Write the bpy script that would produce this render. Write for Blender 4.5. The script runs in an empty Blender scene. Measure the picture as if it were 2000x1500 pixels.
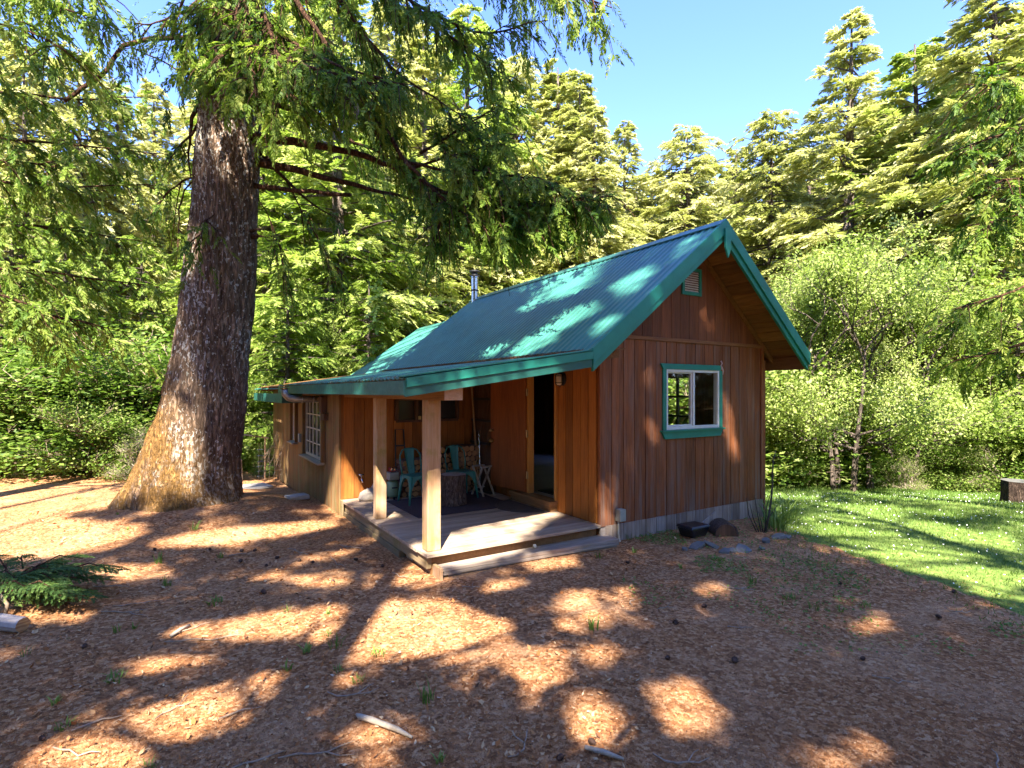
import bpy, math, random
import numpy as np
from mathutils import Vector
SC = bpy.context.scene
# ------------------------------------------------------------------ camera, sky, sun
F, V0, HC = 1049.0, 765.0, 2.07           # focal length in px of a 2000 px wide frame, horizon row, eye height
cam_d = bpy.data.cameras.new('camera'); cam = bpy.data.objects.new('camera', cam_d)
SC.collection.objects.link(cam); SC.camera = cam
cam_d.sensor_width = 36; cam_d.lens = 36 * F / 2000; cam_d.shift_y = 15 / 2000
cam_d.clip_end = 2000; cam_d.clip_start = 0.05
cam.location = (0, 0, HC); cam.rotation_euler = (math.radians(90), 0, 0)
ELEV = math.radians(47); AZX = 0.035      # sun behind the camera, a touch to the left
w = bpy.data.worlds.new('World'); SC.world = w; w.use_nodes = True
wn = w.node_tree.nodes; bg = wn['Background']
sky = wn.new('ShaderNodeTexSky'); sky.sky_type = 'NISHITA'; sky.sun_disc = False
sky.sun_elevation = ELEV; sky.sun_rotation = math.radians(182)
sky.air_density = 1.0; sky.dust_density = 0.0; sky.ozone_density = 3.0
tn = wn.new('ShaderNodeMix'); tn.data_type = 'RGBA'; tn.blend_type = 'MULTIPLY'; tn.inputs[0].default_value = 1; tn.inputs[7].default_value = (.365, .40, .62, 1)
w.node_tree.links.new(sky.outputs[0], tn.inputs[6]); w.node_tree.links.new(tn.outputs[2], bg.inputs[0]); bg.inputs[1].default_value = 0.15
sl = bpy.data.lights.new('sun', 'SUN'); sl.energy = 3.85; sl.angle = math.radians(0.53); sl.color = (1.0, 0.92, 0.79)
so = bpy.data.objects.new('sun', sl); SC.collection.objects.link(so)
SDIR = Vector((AZX, 1.0, -math.tan(ELEV))).normalized()
so.rotation_euler = SDIR.to_track_quat('-Z', 'Y').to_euler(); so.location = (0, -20, 30)
SC.view_settings.view_transform = 'Standard'; SC.view_settings.look = 'None'
SC.view_settings.exposure = 3.05; SC.view_settings.gamma = 1
SC.cycles.max_bounces = 8; SC.cycles.diffuse_bounces = 4; SC.cycles.transmission_bounces = 6
SC.cycles.transparent_max_bounces = 8; SC.cycles.caustics_reflective = False; SC.cycles.caustics_refractive = False
SC.cycles.use_denoising = True
COL = SC.collection
random.seed(7); RNG = np.random.default_rng(11)

# ------------------------------------------------------------------ object helpers
def link(o, parent=None):
    COL.objects.link(o)
    if parent: o.parent = parent
    return o
def tag(o, label=None, cat=None, group=None, kind=None):
    if label: o['label'] = label
    if cat: o['category'] = cat
    if group: o['group'] = group
    if kind: o['kind'] = kind
    return o
def thing(name, label, cat, loc=(0, 0, 0), rz=0, group=None):
    o = bpy.data.objects.new(name, None); o.empty_display_size = .1
    o.location = loc; o.rotation_euler = (0, 0, rz)
    return tag(link(o), label, cat, group)
def copy_tree(root, loc=None, rz=0, sc=None, label=None, group=None):
    r = root.copy(); COL.objects.link(r)
    if loc is not None: r.location = loc; r.rotation_euler = (0, 0, rz)
    if sc is not None: r.scale = sc if hasattr(sc, '__len__') else (sc,) * 3
    if label: r['label'] = label
    if group: r['group'] = group
    for ch in list(root.children):
        c = ch.copy(); COL.objects.link(c); c.parent = r
        for gch in ch.children:
            d = gch.copy(); COL.objects.link(d); d.parent = c
    return r
def np_mesh(name, V, Fq, mats, tint=None, smooth=False, mi=None):
    V = np.asarray(V, np.float32); Fq = np.asarray(Fq, np.int32)
    me = bpy.data.meshes.new(name); n, k = Fq.shape
    me.vertices.add(len(V)); me.vertices.foreach_set('co', V.ravel())
    me.loops.add(n * k); me.loops.foreach_set('vertex_index', Fq.ravel())
    me.polygons.add(n); me.polygons.foreach_set('loop_start', np.arange(0, n * k, k, dtype=np.int32))
    try: me.polygons.foreach_set('loop_total', np.full(n, k, np.int32))
    except Exception: pass
    for m in (mats if isinstance(mats, (list, tuple)) else [mats]): me.materials.append(m)
    if smooth: me.polygons.foreach_set('use_smooth', np.ones(n, bool))
    if mi is not None: me.polygons.foreach_set('material_index', np.asarray(mi, np.int32))
    if tint is not None:
        a = me.attributes.new('tint', 'FLOAT', 'FACE'); a.data.foreach_set('value', np.asarray(tint, np.float32))
    me.update(calc_edges=True); me.validate()
    return me
class MB:
    def __init__(s): s.v = []; s.f = []; s.t = []; s.m = []
    def add(s, vs, fs, t=.5, m=0):
        b = len(s.v); s.v += [tuple(p) for p in vs]
        for q in fs: s.f.append(tuple(b + i for i in q)); s.t.append(t); s.m.append(m)
    def hexa(s, p, t=.5, m=0):            # p: 4 bottom (ccw) + 4 top
        s.add(p, [(3, 2, 1, 0), (4, 5, 6, 7), (0, 1, 5, 4), (1, 2, 6, 5), (2, 3, 7, 6), (3, 0, 4, 7)], t, m)
    def box(s, x0, x1, y0, y1, z0, z1, t=.5, m=0):
        s.hexa([(x0, y0, z0), (x1, y0, z0), (x1, y1, z0), (x0, y1, z0), (x0, y0, z1), (x1, y0, z1), (x1, y1, z1), (x0, y1, z1)], t, m)
    def bar(s, a, b, wd, th, up=(0, 0, 1), t=.5, m=0):      # rectangular bar between two points
        a = Vector(a); b = Vector(b); d = (b - a).normalized(); up = Vector(up)
        x = d.cross(up).normalized() * wd / 2; y = x.cross(d).normalized() * th / 2
        s.hexa([a - x - y, a + x - y, a + x + y, a - x + y, b - x - y, b + x - y, b + x + y, b - x + y], t, m)
    def prism(s, poly, fn, d0, d1, t=.5, m=0):               # poly 2D, fn(a,b,depth)->3D
        n = len(poly); vs = [fn(a, b, d0) for a, b in poly] + [fn(a, b, d1) for a, b in poly]
        s.add(vs, [tuple(range(n))[::-1], tuple(range(n, 2 * n))] + [(i, (i + 1) % n, n + (i + 1) % n, n + i) for i in range(n)], t, m)
    def tube(s, pts, rad, n=8, t=.5, m=0, cap=True, wob=0, mcap=None):
        pts = [Vector(p) for p in pts]; N = len(pts)
        if not hasattr(rad, '__len__'): rad = [rad] * N
        vs = []; d0 = (pts[1] - pts[0]).normalized(); ref = Vector((0, 0, 1)) if abs(d0.z) < .9 else Vector((1, 0, 0))
        x = d0.cross(ref).normalized()
        for i, p in enumerate(pts):
            d = (pts[min(i + 1, N - 1)] - pts[max(i - 1, 0)]).normalized()
            x = (x - d * x.dot(d)).normalized(); y = d.cross(x)
            for k in range(n):
                a = 2 * math.pi * k / n; r = rad[i] * (1 + (random.uniform(-wob, wob) if wob else 0))
                vs.append(p + (x * math.cos(a) + y * math.sin(a)) * r)
        fs = [(i * n + k, i * n + (k + 1) % n, (i + 1) * n + (k + 1) % n, (i + 1) * n + k) for i in range(N - 1) for k in range(n)]
        s.add(vs, fs, t, m)
        if cap:
            b = len(s.v) - len(vs); mm = m if mcap is None else mcap
            s.f.append(tuple(b + k for k in range(n))[::-1]); s.t.append(t); s.m.append(mm)
            s.f.append(tuple(b + (N - 1) * n + k for k in range(n))); s.t.append(t); s.m.append(mm)
    def lathe(s, prof, n=20, c=(0, 0, 0), t=.5, m=0):        # prof: (r,z)
        vs = []; N = len(prof)
        for r, z in prof:
            for k in range(n):
                a = 2 * math.pi * k / n; vs.append((c[0] + r * math.cos(a), c[1] + r * math.sin(a), c[2] + z))
        fs = [(i * n + k, i * n + (k + 1) % n, (i + 1) * n + (k + 1) % n, (i + 1) * n + k) for i in range(N - 1) for k in range(n)]
        fs += [tuple(range(n))[::-1], tuple((N - 1) * n + k for k in range(n))]
        s.add(vs, fs, t, m)
    def mesh(s, name, mats, smooth=False):
        me = bpy.data.meshes.new(name); me.from_pydata(s.v, [], s.f)
        for m in (mats if isinstance(mats, (list, tuple)) else [mats]): me.materials.append(m)
        me.polygons.foreach_set('material_index', np.array(s.m, np.int32))
        if smooth: me.polygons.foreach_set('use_smooth', np.ones(len(s.f), bool))
        a = me.attributes.new('tint', 'FLOAT', 'FACE'); a.data.foreach_set('value', np.array(s.t, np.float32))
        me.update(); return me
    def build(s, name, mats, parent=None, bevel=0, smooth=False, loc=None):
        o = bpy.data.objects.new(name, s.mesh(name, mats, smooth)); link(o, parent)
        if loc is not None: o.location = loc
        if bevel:
            b = o.modifiers.new('bevel', 'BEVEL'); b.width = bevel; b.segments = 2; b.limit_method = 'ANGLE'; b.angle_limit = .6
        return o

# ------------------------------------------------------------------ materials
class NT:
    def __init__(s, name):
        s.m = bpy.data.materials.new(name); s.m.use_nodes = True; s.n = s.m.node_tree.nodes; s.l = s.m.node_tree.links
        s.p = s.n['Principled BSDF']; s.out = s.n['Material Output']
    def node(s, ty, **kw):
        n = s.n.new(ty)
        for k, v in kw.items():
            if k.startswith('i_'): n.inputs[k[2:].replace('_', ' ')].default_value = v
            else: setattr(n, k, v)
        return n
    def L(s, a, b): s.l.new(a, b)
    def coords(s, scale=(1, 1, 1), kind='Object', rot=(0, 0, 0)):
        tc = s.node('ShaderNodeTexCoord'); mp = s.node('ShaderNodeMapping'); mp.inputs['Scale'].default_value = scale
        mp.inputs['Rotation'].default_value = rot
        s.L(tc.outputs[kind], mp.inputs[0]); return mp.outputs[0]
    def noise(s, vec, scale=5, detail=4, rough=.6, dist=0):
        n = s.node('ShaderNodeTexNoise'); n.inputs['Scale'].default_value = scale; n.inputs['Detail'].default_value = detail
        n.inputs['Roughness'].default_value = rough; n.inputs['Distortion'].default_value = dist
        s.L(vec, n.inputs['Vector']); return n.outputs['Fac']
    def vor(s, vec, scale=5, out='Distance', feature='F1'):
        n = s.node('ShaderNodeTexVoronoi', feature=feature); n.inputs['Scale'].default_value = scale
        s.L(vec, n.inputs['Vector']); return n.outputs[out]
    def ramp(s, fac, stops):
        r = s.node('ShaderNodeValToRGB'); e = r.color_ramp.elements
        while len(e) < len(stops): e.new(.5)
        for el, (p, c) in zip(e, stops):
            el.position = p; el.color = (c if hasattr(c, '__len__') else (c, c, c)) + (() if hasattr(c, '__len__') and len(c) == 4 else (1,))
        s.L(fac, r.inputs[0]); return r.outputs[0]
    def mix(s, a, b, fac, mode='MIX'):
        n = s.node('ShaderNodeMix', data_type='RGBA', blend_type=mode)
        for v, i in ((fac, 0), (a, 6), (b, 7)):
            if hasattr(v, 'links') or hasattr(v, 'node'): s.L(v, n.inputs[i])
            else: n.inputs[i].default_value = v if i == 0 else tuple(v) + ((1,) if len(v) == 3 else ())
        return n.outputs[2]
    def math(s, op, a, b=0.0, c=None):
        n = s.node('ShaderNodeMath', operation=op)
        for v, i in ((a, 0), (b, 1), (c, 2)):
            if v is None: continue
            if hasattr(v, 'node'): s.L(v, n.inputs[i])
            else: n.inputs[i].default_value = v
        return n.outputs[0]
    def attr(s, name='tint'):
        return s.node('ShaderNodeAttribute', attribute_name=name).outputs['Fac']
    def rand(s): return s.node('ShaderNodeObjectInfo').outputs['Random']
    def bump(s, h, strength=.3, dist=.01):
        b = s.node('ShaderNodeBump'); b.inputs['Strength'].default_value = strength; b.inputs['Distance'].default_value = dist
        s.L(h, b.inputs['Height']); s.L(b.outputs[0], s.p.inputs['Normal'])
    def col(s, c):
        if hasattr(c, 'node'): s.L(c, s.p.inputs['Base Color'])
        else: s.p.inputs['Base Color'].default_value = tuple(c) + (1,)
    def done(s, rough=.7, metal=0, spec=.5):
        if hasattr(rough, 'node'): s.L(rough, s.p.inputs['Roughness'])
        else: s.p.inputs['Roughness'].default_value = rough
        s.p.inputs['Metallic'].default_value = metal; s.p.inputs['Specular IOR Level'].default_value = spec
        return s.m

def wood(name, dark, mid, light, axis='z', grey=None, grey_amt=.3, rough=.75, low=None, bump=.25, moss=None):
    t = NT(name); st = {'z': (14, 14, .9), 'x': (.9, 14, 14), 'y': (14, .9, 14)}[axis]
    v = t.coords(st); at = t.attr()
    off = t.node('ShaderNodeVectorMath', operation='ADD'); t.L(v, off.inputs[0])
    cx = t.node('ShaderNodeCombineXYZ')
    for i in range(3): t.L(t.math('MULTIPLY', at, 37.0 + 11 * i), cx.inputs[i])
    t.L(cx.outputs[0], off.inputs[1]); v2 = off.outputs[0]
    fine = t.noise(v2, 3.2, 6, .7, .4); big = t.noise(v2, .55, 3, .6, .6)
    c = t.ramp(t.math('ADD', t.math('MULTIPLY', fine, .65), t.math('MULTIPLY', big, .35)), [(.3, dark), (.5, mid), (.7, light)])
    c = t.mix(c, (.0, .0, .0), t.math('MULTIPLY', at, .45))                # board to board tone
    if grey:
        gm = t.ramp(t.noise(v2, .8, 5, .65, .3), [(.46, 0.), (.66, 1.)])
        f = t.math('MULTIPLY', gm, grey_amt)
        if low is not None:                                               # rain-splashed, greyer foot of the boards
            sep = t.node('ShaderNodeSeparateXYZ'); t.L(t.coords(), sep.inputs[0])
            lo = t.ramp(sep.outputs[2], [(0, 1.), (min(1, low), 0.)])
            f = t.math('MINIMUM', t.math('ADD', f, t.math('MULTIPLY', t.math('MULTIPLY', lo, gm), .75)), .9)
        c = t.mix(c, grey, f)
    if moss:
        mm = t.ramp(t.noise(t.coords(), 3.1, 5, .7), [(.52, 0.), (.68, .75)]); c = t.mix(c, moss, mm)
    t.col(c); t.bump(fine, bump, .006)
    return t.done(rough, spec=.3)
def foliage(name, stops, trans=.35, rough=.55, spread=.55, tmul=(1.08, 1.15, .7)):
    t = NT(name); at = t.attr(); oi = t.rand()
    f = t.math('ADD', t.math('MULTIPLY', at, 1 - spread * .4), t.math('MULTIPLY', t.math('SUBTRACT', oi, .5), spread))
    c = t.ramp(f, stops); t.col(c); t.p.inputs['Roughness'].default_value = rough; t.p.inputs['Specular IOR Level'].default_value = .25
    tr = t.node('ShaderNodeBsdfTranslucent'); t.L(t.mix(c, tuple(tmul), 1.0, 'MULTIPLY'), tr.inputs[0])
    ms = t.node('ShaderNodeMixShader'); ms.inputs[0].default_value = trans
    t.L(t.p.outputs[0], ms.inputs[1]); t.L(tr.outputs[0], ms.inputs[2]); t.L(ms.outputs[0], t.out.inputs[0])
    return t.m
def plain(name, c, rough=.6, metal=0, var=.25, scale=9, spec=.5, bump=0):
    t = NT(name); n = t.noise(t.coords(), scale, 5, .65)
    k = t.ramp(n, [(.3, tuple(x * (1 - var) for x in c)), (.7, tuple(min(1, x * (1 + var)) for x in c))]); t.col(k)
    if bump: t.bump(n, bump, .01)
    return t.done(rough, metal, spec)

M = {}
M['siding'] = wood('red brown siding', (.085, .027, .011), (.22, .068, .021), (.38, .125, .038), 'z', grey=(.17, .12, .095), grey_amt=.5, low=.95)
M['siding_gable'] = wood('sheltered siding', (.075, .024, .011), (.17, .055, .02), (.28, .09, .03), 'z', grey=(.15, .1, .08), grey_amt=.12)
M['skirt'] = wood('weathered skirt', (.15, .10, .075), (.26, .2, .16), (.36, .3, .26), 'z', grey=(.42, .38, .36), grey_amt=.55)
M['porch_siding'] = wood('orange siding', (.17, .055, .011), (.36, .12, .02), (.48, .18, .034), 'z')
M['wing_siding'] = wood('mossy siding', (.11, .052, .018), (.25, .12, .04), (.33, .17, .06), 'z', grey=(.2, .17, .09), grey_amt=.35, low=.9, moss=(.13, .12, .03))
M['door'] = wood('plain door', (.14, .04, .011), (.24, .072, .018), (.32, .1, .026), 'z', bump=.08, rough=.55)
M['jamb'] = wood('yellow pine jamb', (.36, .15, .03), (.5, .22, .05), (.6, .28, .07), 'z', bump=.08)
M['post'] = wood('rough post', (.26, .14, .065), (.42, .245, .125), (.56, .36, .21), 'z', grey=(.36, .3, .24), grey_amt=.4, moss=(.24, .19, .05))
M['beam'] = wood('rough beam', (.17, .08, .03), (.28, .14, .055), (.38, .2, .09), 'y')
M['beam_end'] = wood('sawn beam end', (.42, .25, .16), (.55, .36, .26), (.62, .44, .34), 'y')
M['deck'] = wood('weathered deck', (.22, .15, .10), (.38, .275, .19), (.54, .42, .31), 'x', grey=(.5, .40, .31), grey_amt=.45)
M['deck_side'] = wood('mossy deck edge', (.15, .1, .06), (.25, .18, .1), (.34, .26, .15), 'y', moss=(.12, .11, .02))
M['step'] = wood('grey step', (.18, .135, .10), (.30, .235, .185), (.42, .345, .28), 'x', grey=(.38, .33, .29), grey_amt=.6)
M['soffit'] = wood('soffit boards', (.12, .05, .016), (.24, .105, .03), (.36, .17, .05), 'y')
M['trim_wood'] = wood('brown trim', (.13, .05, .02), (.22, .09, .035), (.32, .14, .06), 'x')
M['sill'] = wood('grey sill', (.22, .17, .11), (.36, .29, .2), (.46, .39, .29), 'y')
M['floor'] = wood('indoor floor', (.25, .2, .18), (.36, .3, .28), (.45, .4, .38), 'x', rough=.4)
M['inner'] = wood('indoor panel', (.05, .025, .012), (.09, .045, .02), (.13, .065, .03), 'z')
M['handle'] = wood('tool handle', (.36, .2, .09), (.5, .3, .14), (.6, .38, .2), 'z')
M['pale_wood'] = wood('pale wood', (.3, .24, .17), (.42, .35, .27), (.5, .44, .36), 'z')
M['rack_wood'] = wood('dark planks', (.06, .028, .016), (.11, .055, .03), (.2, .1, .055), 'z')

def green_paint(name, c, roof=False):
    t = NT(name); v = t.coords(); n = t.noise(v, 2.2, 5, .65); n2 = t.noise(t.coords((1.2, 6, 1.2) if roof else (3, 3, 3)), 5, 5, .7)
    k = t.ramp(n, [(.3, tuple(x * .78 for x in c)), (.7, tuple(x * 1.2 for x in c))])
    k = t.mix(k, (.32, .36, .32) if roof else (.35, .45, .38), t.ramp(n2, [(.62, 0.), (.82, .3 if roof else .22)]))
    if roof:                                                           # needle litter and rust stains caught in the ribs
        k = t.mix(k, (.14, .06, .03), t.ramp(t.noise(t.coords((.8, 4, .8)), 1.6, 6, .7), [(.64, 0.), (.74, .55)]))
    t.col(k); return t.done(t.ramp(n2, [(.3, .3 if roof else .38), (.7, .5 if roof else .6)]), spec=.5)
M['roof'] = green_paint('green metal roof', (.034, .15, .118), True)
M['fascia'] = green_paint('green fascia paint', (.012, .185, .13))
M['fascia_shaded'] = green_paint('shaded green fascia paint', (.014, .10, .078))  # fascia green darkened: shade on lower and eave boards put into the colour
M['chair'] = green_paint('green chair enamel', (.025, .17, .14))
M['white'] = plain('white vinyl', (.62, .62, .58), .4, var=.08)
M['old_white'] = plain('old white paint', (.5, .45, .36), .6, var=.2)
M['steel'] = plain('stainless steel', (.55, .55, .54), .22, 1.0, .1)
M['galv'] = plain('galvanised steel', (.36, .35, .34), .45, .8, .3)
M['black'] = plain('black plastic', (.012, .013, .017), .28, var=.3)
M['black_metal'] = plain('black metal', (.012, .012, .012), .5, var=.2)
M['brass'] = plain('old brass', (.4, .29, .14), .35, .9, .2)
M['grey_box'] = plain('grey enamel', (.28, .29, .25), .5, var=.15)
M['cable'] = plain('cream conduit', (.55, .48, .36), .5, var=.1)
M['tank'] = plain('pale green enamel', (.16, .25, .15), .4, var=.15)
M['red'] = plain('red enamel', (.18, .01, .015), .4, var=.1)
M['sack'] = plain('white sack', (.5, .42, .33), .8, var=.3, scale=6, bump=.4)
M['rug'] = plain('dark rug', (.045, .028, .035), .95, var=.35, scale=40)
M['mat'] = plain('brown rubber mat', (.07, .05, .042), .85, var=.35, scale=30)
M['slate'] = plain('grey slate', (.11, .105, .10), .5, var=.35, scale=11, bump=.4)
M['stone'] = plain('pale concrete', (.34, .31, .29), .9, var=.2, bump=.3)
M['yellow'] = plain('yellow card', (.55, .4, .14), .8, var=.1)
M['ribbon'] = plain('pink ribbon', (.6, .42, .42), .6, var=.1)
M['lampglass'] = plain('frosted lamp glass', (.5, .42, .3), .25, var=.15)
M['cone'] = plain('cone scales', (.055, .026, .016), .8, var=.45, scale=60)
M['shake'] = plain('pale shakes', (.42, .35, .3), .9, var=.3, scale=14, bump=.4)
t = NT('window glass'); g = t.node('ShaderNodeBsdfGlossy'); g.inputs['Roughness'].default_value = .02
tr = t.node('ShaderNodeBsdfTransparent'); tr.inputs[0].default_value = (.93, .96, .95, 1)
fr = t.node('ShaderNodeLayerWeight'); frm = t.math('ADD', t.math('MULTIPLY', t.math('POWER', fr.outputs['Facing'], 4.0), .7), .045); ms = t.node('ShaderNodeMixShader')
t.L(frm, ms.inputs[0]); t.L(tr.outputs[0], ms.inputs[1]); t.L(g.outputs[0], ms.inputs[2]); t.L(ms.outputs[0], t.out.inputs[0]); M['glass'] = t.m
t = NT('old glass'); t.col((.03, .03, .028)); M['dark_glass'] = t.done(.08, spec=.7)
# log ends with rings
t = NT('log end'); gr = t.node('ShaderNodeTexNoise'); gr.inputs['Scale'].default_value = 30; v = t.coords(); t.L(v, gr.inputs['Vector'])
ww = t.node('ShaderNodeTexWave', wave_type='RINGS', rings_direction='Y'); ww.inputs['Scale'].default_value = 28; ww.inputs['Distortion'].default_value = 1.2; t.L(v, ww.inputs['Vector'])
t.col(t.mix(t.ramp(ww.outputs['Fac'], [(.2, (.36, .17, .06)), (.8, (.55, .31, .13))]), (.2, .1, .05), t.math('MULTIPLY', t.rand(), .75))); M['log_end'] = t.done(.85)
M['log_bark'] = plain('log bark', (.1, .06, .04), .95, var=.5, scale=25, bump=.6)
M['stump_top'] = plain('grey cut wood', (.36, .31, .28), .9, var=.2, scale=14)
def bark(name, dark, mid, light, lichen=0, moss=0, orange=0, sc=1.0):
    t = NT(name); v = t.coords((5 * sc, 5 * sc, 1.3 * sc)); n = t.noise(v, 2.2, 7, .72, .5)
    fis = t.noise(t.coords((15 * sc, 15 * sc, 2.4 * sc)), 1.5, 6, .65, 1.3)
    c = t.ramp(n, [(.3, dark), (.52, mid), (.72, light)])
    ridge = t.ramp(fis, [(.40, 0.), (.56, 1.)]); c = t.mix(tuple(x * .4 for x in dark), c, t.math('ADD', t.math('MULTIPLY', ridge, .8), .2))
    if lichen:
        lv = t.coords((1, 1, .62)); big = t.noise(lv, 24, 3, .55, .4); fine = t.noise(lv, 50, 3, .6); cc = t.noise(lv, 1.5, 3, .6)
        spots = t.ramp(t.math('ADD', t.math('ADD', t.math('MULTIPLY', big, .8), t.math('MULTIPLY', fine, .2)), t.math('MULTIPLY', cc, .42)), [(.775, 0.), (.80, 1.)])
        c = t.mix(c, (.52, .49, .44), t.math('MULTIPLY', spots, lichen))
    if moss:
        sp = t.node('ShaderNodeSeparateXYZ'); t.L(t.coords(), sp.inputs[0])
        side = t.ramp(t.math('ADD', t.math('MULTIPLY', sp.outputs[0], -.62), t.math('ADD', t.math('MULTIPLY', sp.outputs[2], -.26), .80)), [(.05, 0.), (.45, 1.)])
        foot = t.ramp(sp.outputs[2], [(.05, .8), (.85, 0.)])
        mo = t.math('MULTIPLY', t.math('MAXIMUM', side, foot), t.ramp(t.noise(t.coords((1, 1, .6)), 2.6, 5, .65), [(.32, .1), (.52, 1.)]))
        c = t.mix(c, t.ramp(t.noise(t.coords(), 14, 5, .75), [(.32, (.09, .05, .014)), (.5, (.22, .115, .032)), (.7, (.36, .205, .065))]), t.math('MULTIPLY', mo, moss))
    t.col(c); t.bump(t.math('ADD', n, t.math('MULTIPLY', ridge, 1.2)), .9, .04); return t.done(.95, spec=.15)
M['fir_bark'] = bark('fissured fir bark', (.14, .088, .058), (.26, .175, .12), (.38, .28, .205), lichen=1.0, moss=.95)
M['limb_bark'] = bark('reddish limb bark', (.06, .028, .016), (.14, .07, .04), (.24, .13, .085), sc=2)
M['trunk_bark'] = bark('far trunk bark', (.1, .075, .06), (.2, .155, .13), (.34, .28, .24), sc=1.2)
M['twig'] = plain('dry twig', (.24, .175, .125), .9, var=.4, scale=16)
M['dark_stem'] = plain('dark stem', (.05, .04, .03), .9, var=.3)
M['pale_bark'] = plain('pale bark', (.34, .27, .21), .9, var=.4, scale=7)
G_DARK = (.014, .04, .008); 
M['fir_leaf'] = foliage('fir needles', [(.05, (.04, .09, .01)), (.4, (.12, .20, .022)), (.75, (.22, .29, .04)), (1, (.32, .36, .07))], .5, spread=.1)
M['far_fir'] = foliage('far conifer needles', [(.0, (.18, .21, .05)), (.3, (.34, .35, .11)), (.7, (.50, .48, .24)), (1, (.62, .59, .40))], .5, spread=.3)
M['mid_fir'] = foliage('mid conifer needles', [(.0, (.08, .15, .018)), (.5, (.24, .32, .055)), (1, (.46, .48, .18))], .5, spread=.25)
M['leaf'] = foliage('broad leaves', [(.0, (.09, .15, .025)), (.45, (.26, .34, .07)), (1, (.52, .54, .25))], .5, spread=.2)
M['shrub_leaf'] = foliage('shrub leaves', [(.0, (.05, .11, .016)), (.5, (.16, .25, .04)), (1, (.44, .46, .17))], .5, spread=.2)
M['grass'] = foliage('grass blades', [(.0, (.065, .125, .02)), (.5, (.135, .225, .042)), (1, (.34, .37, .13))], .35, spread=0)
M['spruce'] = foliage('blue green needles', [(.0, (.03, .075, .02)), (.5, (.08, .15, .035)), (1, (.19, .25, .06))], .35, spread=0)
M['petal'] = plain('white petals', (.8, .8, .76), .6, var=.05)
t = NT('needle litter'); c = t.ramp(t.attr(), [(.0, (.04, .018, .009)), (.3, (.14, .054, .021)), (.58, (.31, .118, .036)), (.78, (.39, .21, .09)), (.93, (.48, .34, .19)), (1, (.55, .45, .33))]); t.col(c); M['litter'] = t.done(.85, spec=.25)
t = NT('forest floor'); v = t.coords()
fine = t.noise(v, 46, 5, .75); ch = t.vor(v, 38, 'Color'); md = t.noise(v, 1.1, 5, .65); sp2 = t.noise(v, 7, 5, .7)
sep = t.node('ShaderNodeSeparateColor'); t.L(ch, sep.inputs[0])
mixv = t.math('ADD', t.math('MULTIPLY', fine, .55), t.math('MULTIPLY', sep.outputs[0], .45))
c = t.ramp(mixv, [(.2, (.10, .042, .018)), (.45, (.27, .115, .045)), (.65, (.41, .215, .10)), (.85, (.53, .36, .21))])
c = t.mix(c, (.48, .30, .17), t.ramp(md, [(.5, 0.), (.72, .55)])); c = t.mix(c, (.12, .055, .03), t.ramp(sp2, [(.58, 0.), (.75, .6)]))
t.col(c); t.bump(mixv, .7, .02); M['ground'] = t.done(.95, spec=.15)
t = NT('lawn soil'); v = t.coords(); n = t.noise(v, 9, 6, .75)
t.col(t.ramp(n, [(.3, (.06, .09, .02)), (.55, (.13, .19, .04)), (.75, (.26, .26, .09))])); t.bump(n, .6, .03); M['lawn'] = t.done(.95, spec=.1)

# ------------------------------------------------------------------ placing helpers
AX, AY = 1.181, 7.29; CG = (.8482, .5296); CD = (-.5296, .8482); CROT = math.atan2(CG[1], CG[0])
def cab(u, wv, z=0): return (AX + u * CG[0] + wv * CD[0], AY + u * CG[1] + wv * CD[1], z)
def P(x, y, Y): return Vector(((x - 1000) / F * Y, Y, HC + (V0 - y) / F * Y))
def sm(a): a = np.clip(a, 0, 1); return a * a * (3 - 2 * a)
_k = RNG.uniform(0, 6.28, (12, 3))
def wav(x, y, f):
    r = 0
    for i in range(6): r = r + np.sin(x * f * math.cos(i * 1.9) * (1 + .31 * i) + y * f * math.sin(i * 1.9) * (1 + .31 * i) + _k[i, 0]) / (1 + .6 * i)
    return r / 2.6
def gz(x, y):
    x = np.asarray(x, float); y = np.asarray(y, float)
    z = -1.05 * sm((y - 7.2) / 12) * sm((x - 1.8) / 3.5) - .55 * sm((x - 6) / 14) * sm((y - 3) / 8) * .5
    u = (x - AX) * CG[0] + (y - AY) * CG[1]; wv = (x - AX) * CD[0] + (y - AY) * CD[1]
    z = z - .28 * sm((wv - 3) / 6) * np.exp(-((u + 2.7) / 1.6) ** 2)
    r = np.hypot(x + 5.5, y - 9.2); z = z + .30 * np.exp(-(r / 1.9) ** 2)
    far = sm((np.hypot(x, y) - 14) / 20)
    z = z + .035 * wav(x, y, .9) + .018 * wav(x, y, 2.6) + far * .5 * wav(x, y, .11)
    return z
def gzf(x, y): return float(gz(x, y))
def ground_px(x, y, n=14):
    Y = F * HC / max(y - V0, 5)
    for _ in range(n):
        X = (x - 1000) / F * Y; Y = .5 * Y + .5 * F * (HC - gzf(X, Y)) / max(y - V0, 5)
    X = (x - 1000) / F * Y; return Vector((X, Y, gzf(X, Y)))
LWX = np.array([1470, 1500, 1540, 1600, 1700, 1850, 2000, 2600]); LWY = np.array([985, 1035, 1058, 1078, 1108, 1155, 1212, 1420])
def lawn_d(x, y):          # >0 on the lawn (signed, px-like units seen from the entrance side)
    x = np.asarray(x, float); y = np.maximum(np.asarray(y, float), .5); px = 1000 + F * x / y; py = V0 + F * (HC - gz(x, y)) / y
    d = np.interp(px, LWX, LWY) - py + 16 * wav(x, y, 2.2) + 8 * wav(x, y, 7)
    return np.where((px > 1478) & (x > 2.5), d, -99)

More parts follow.
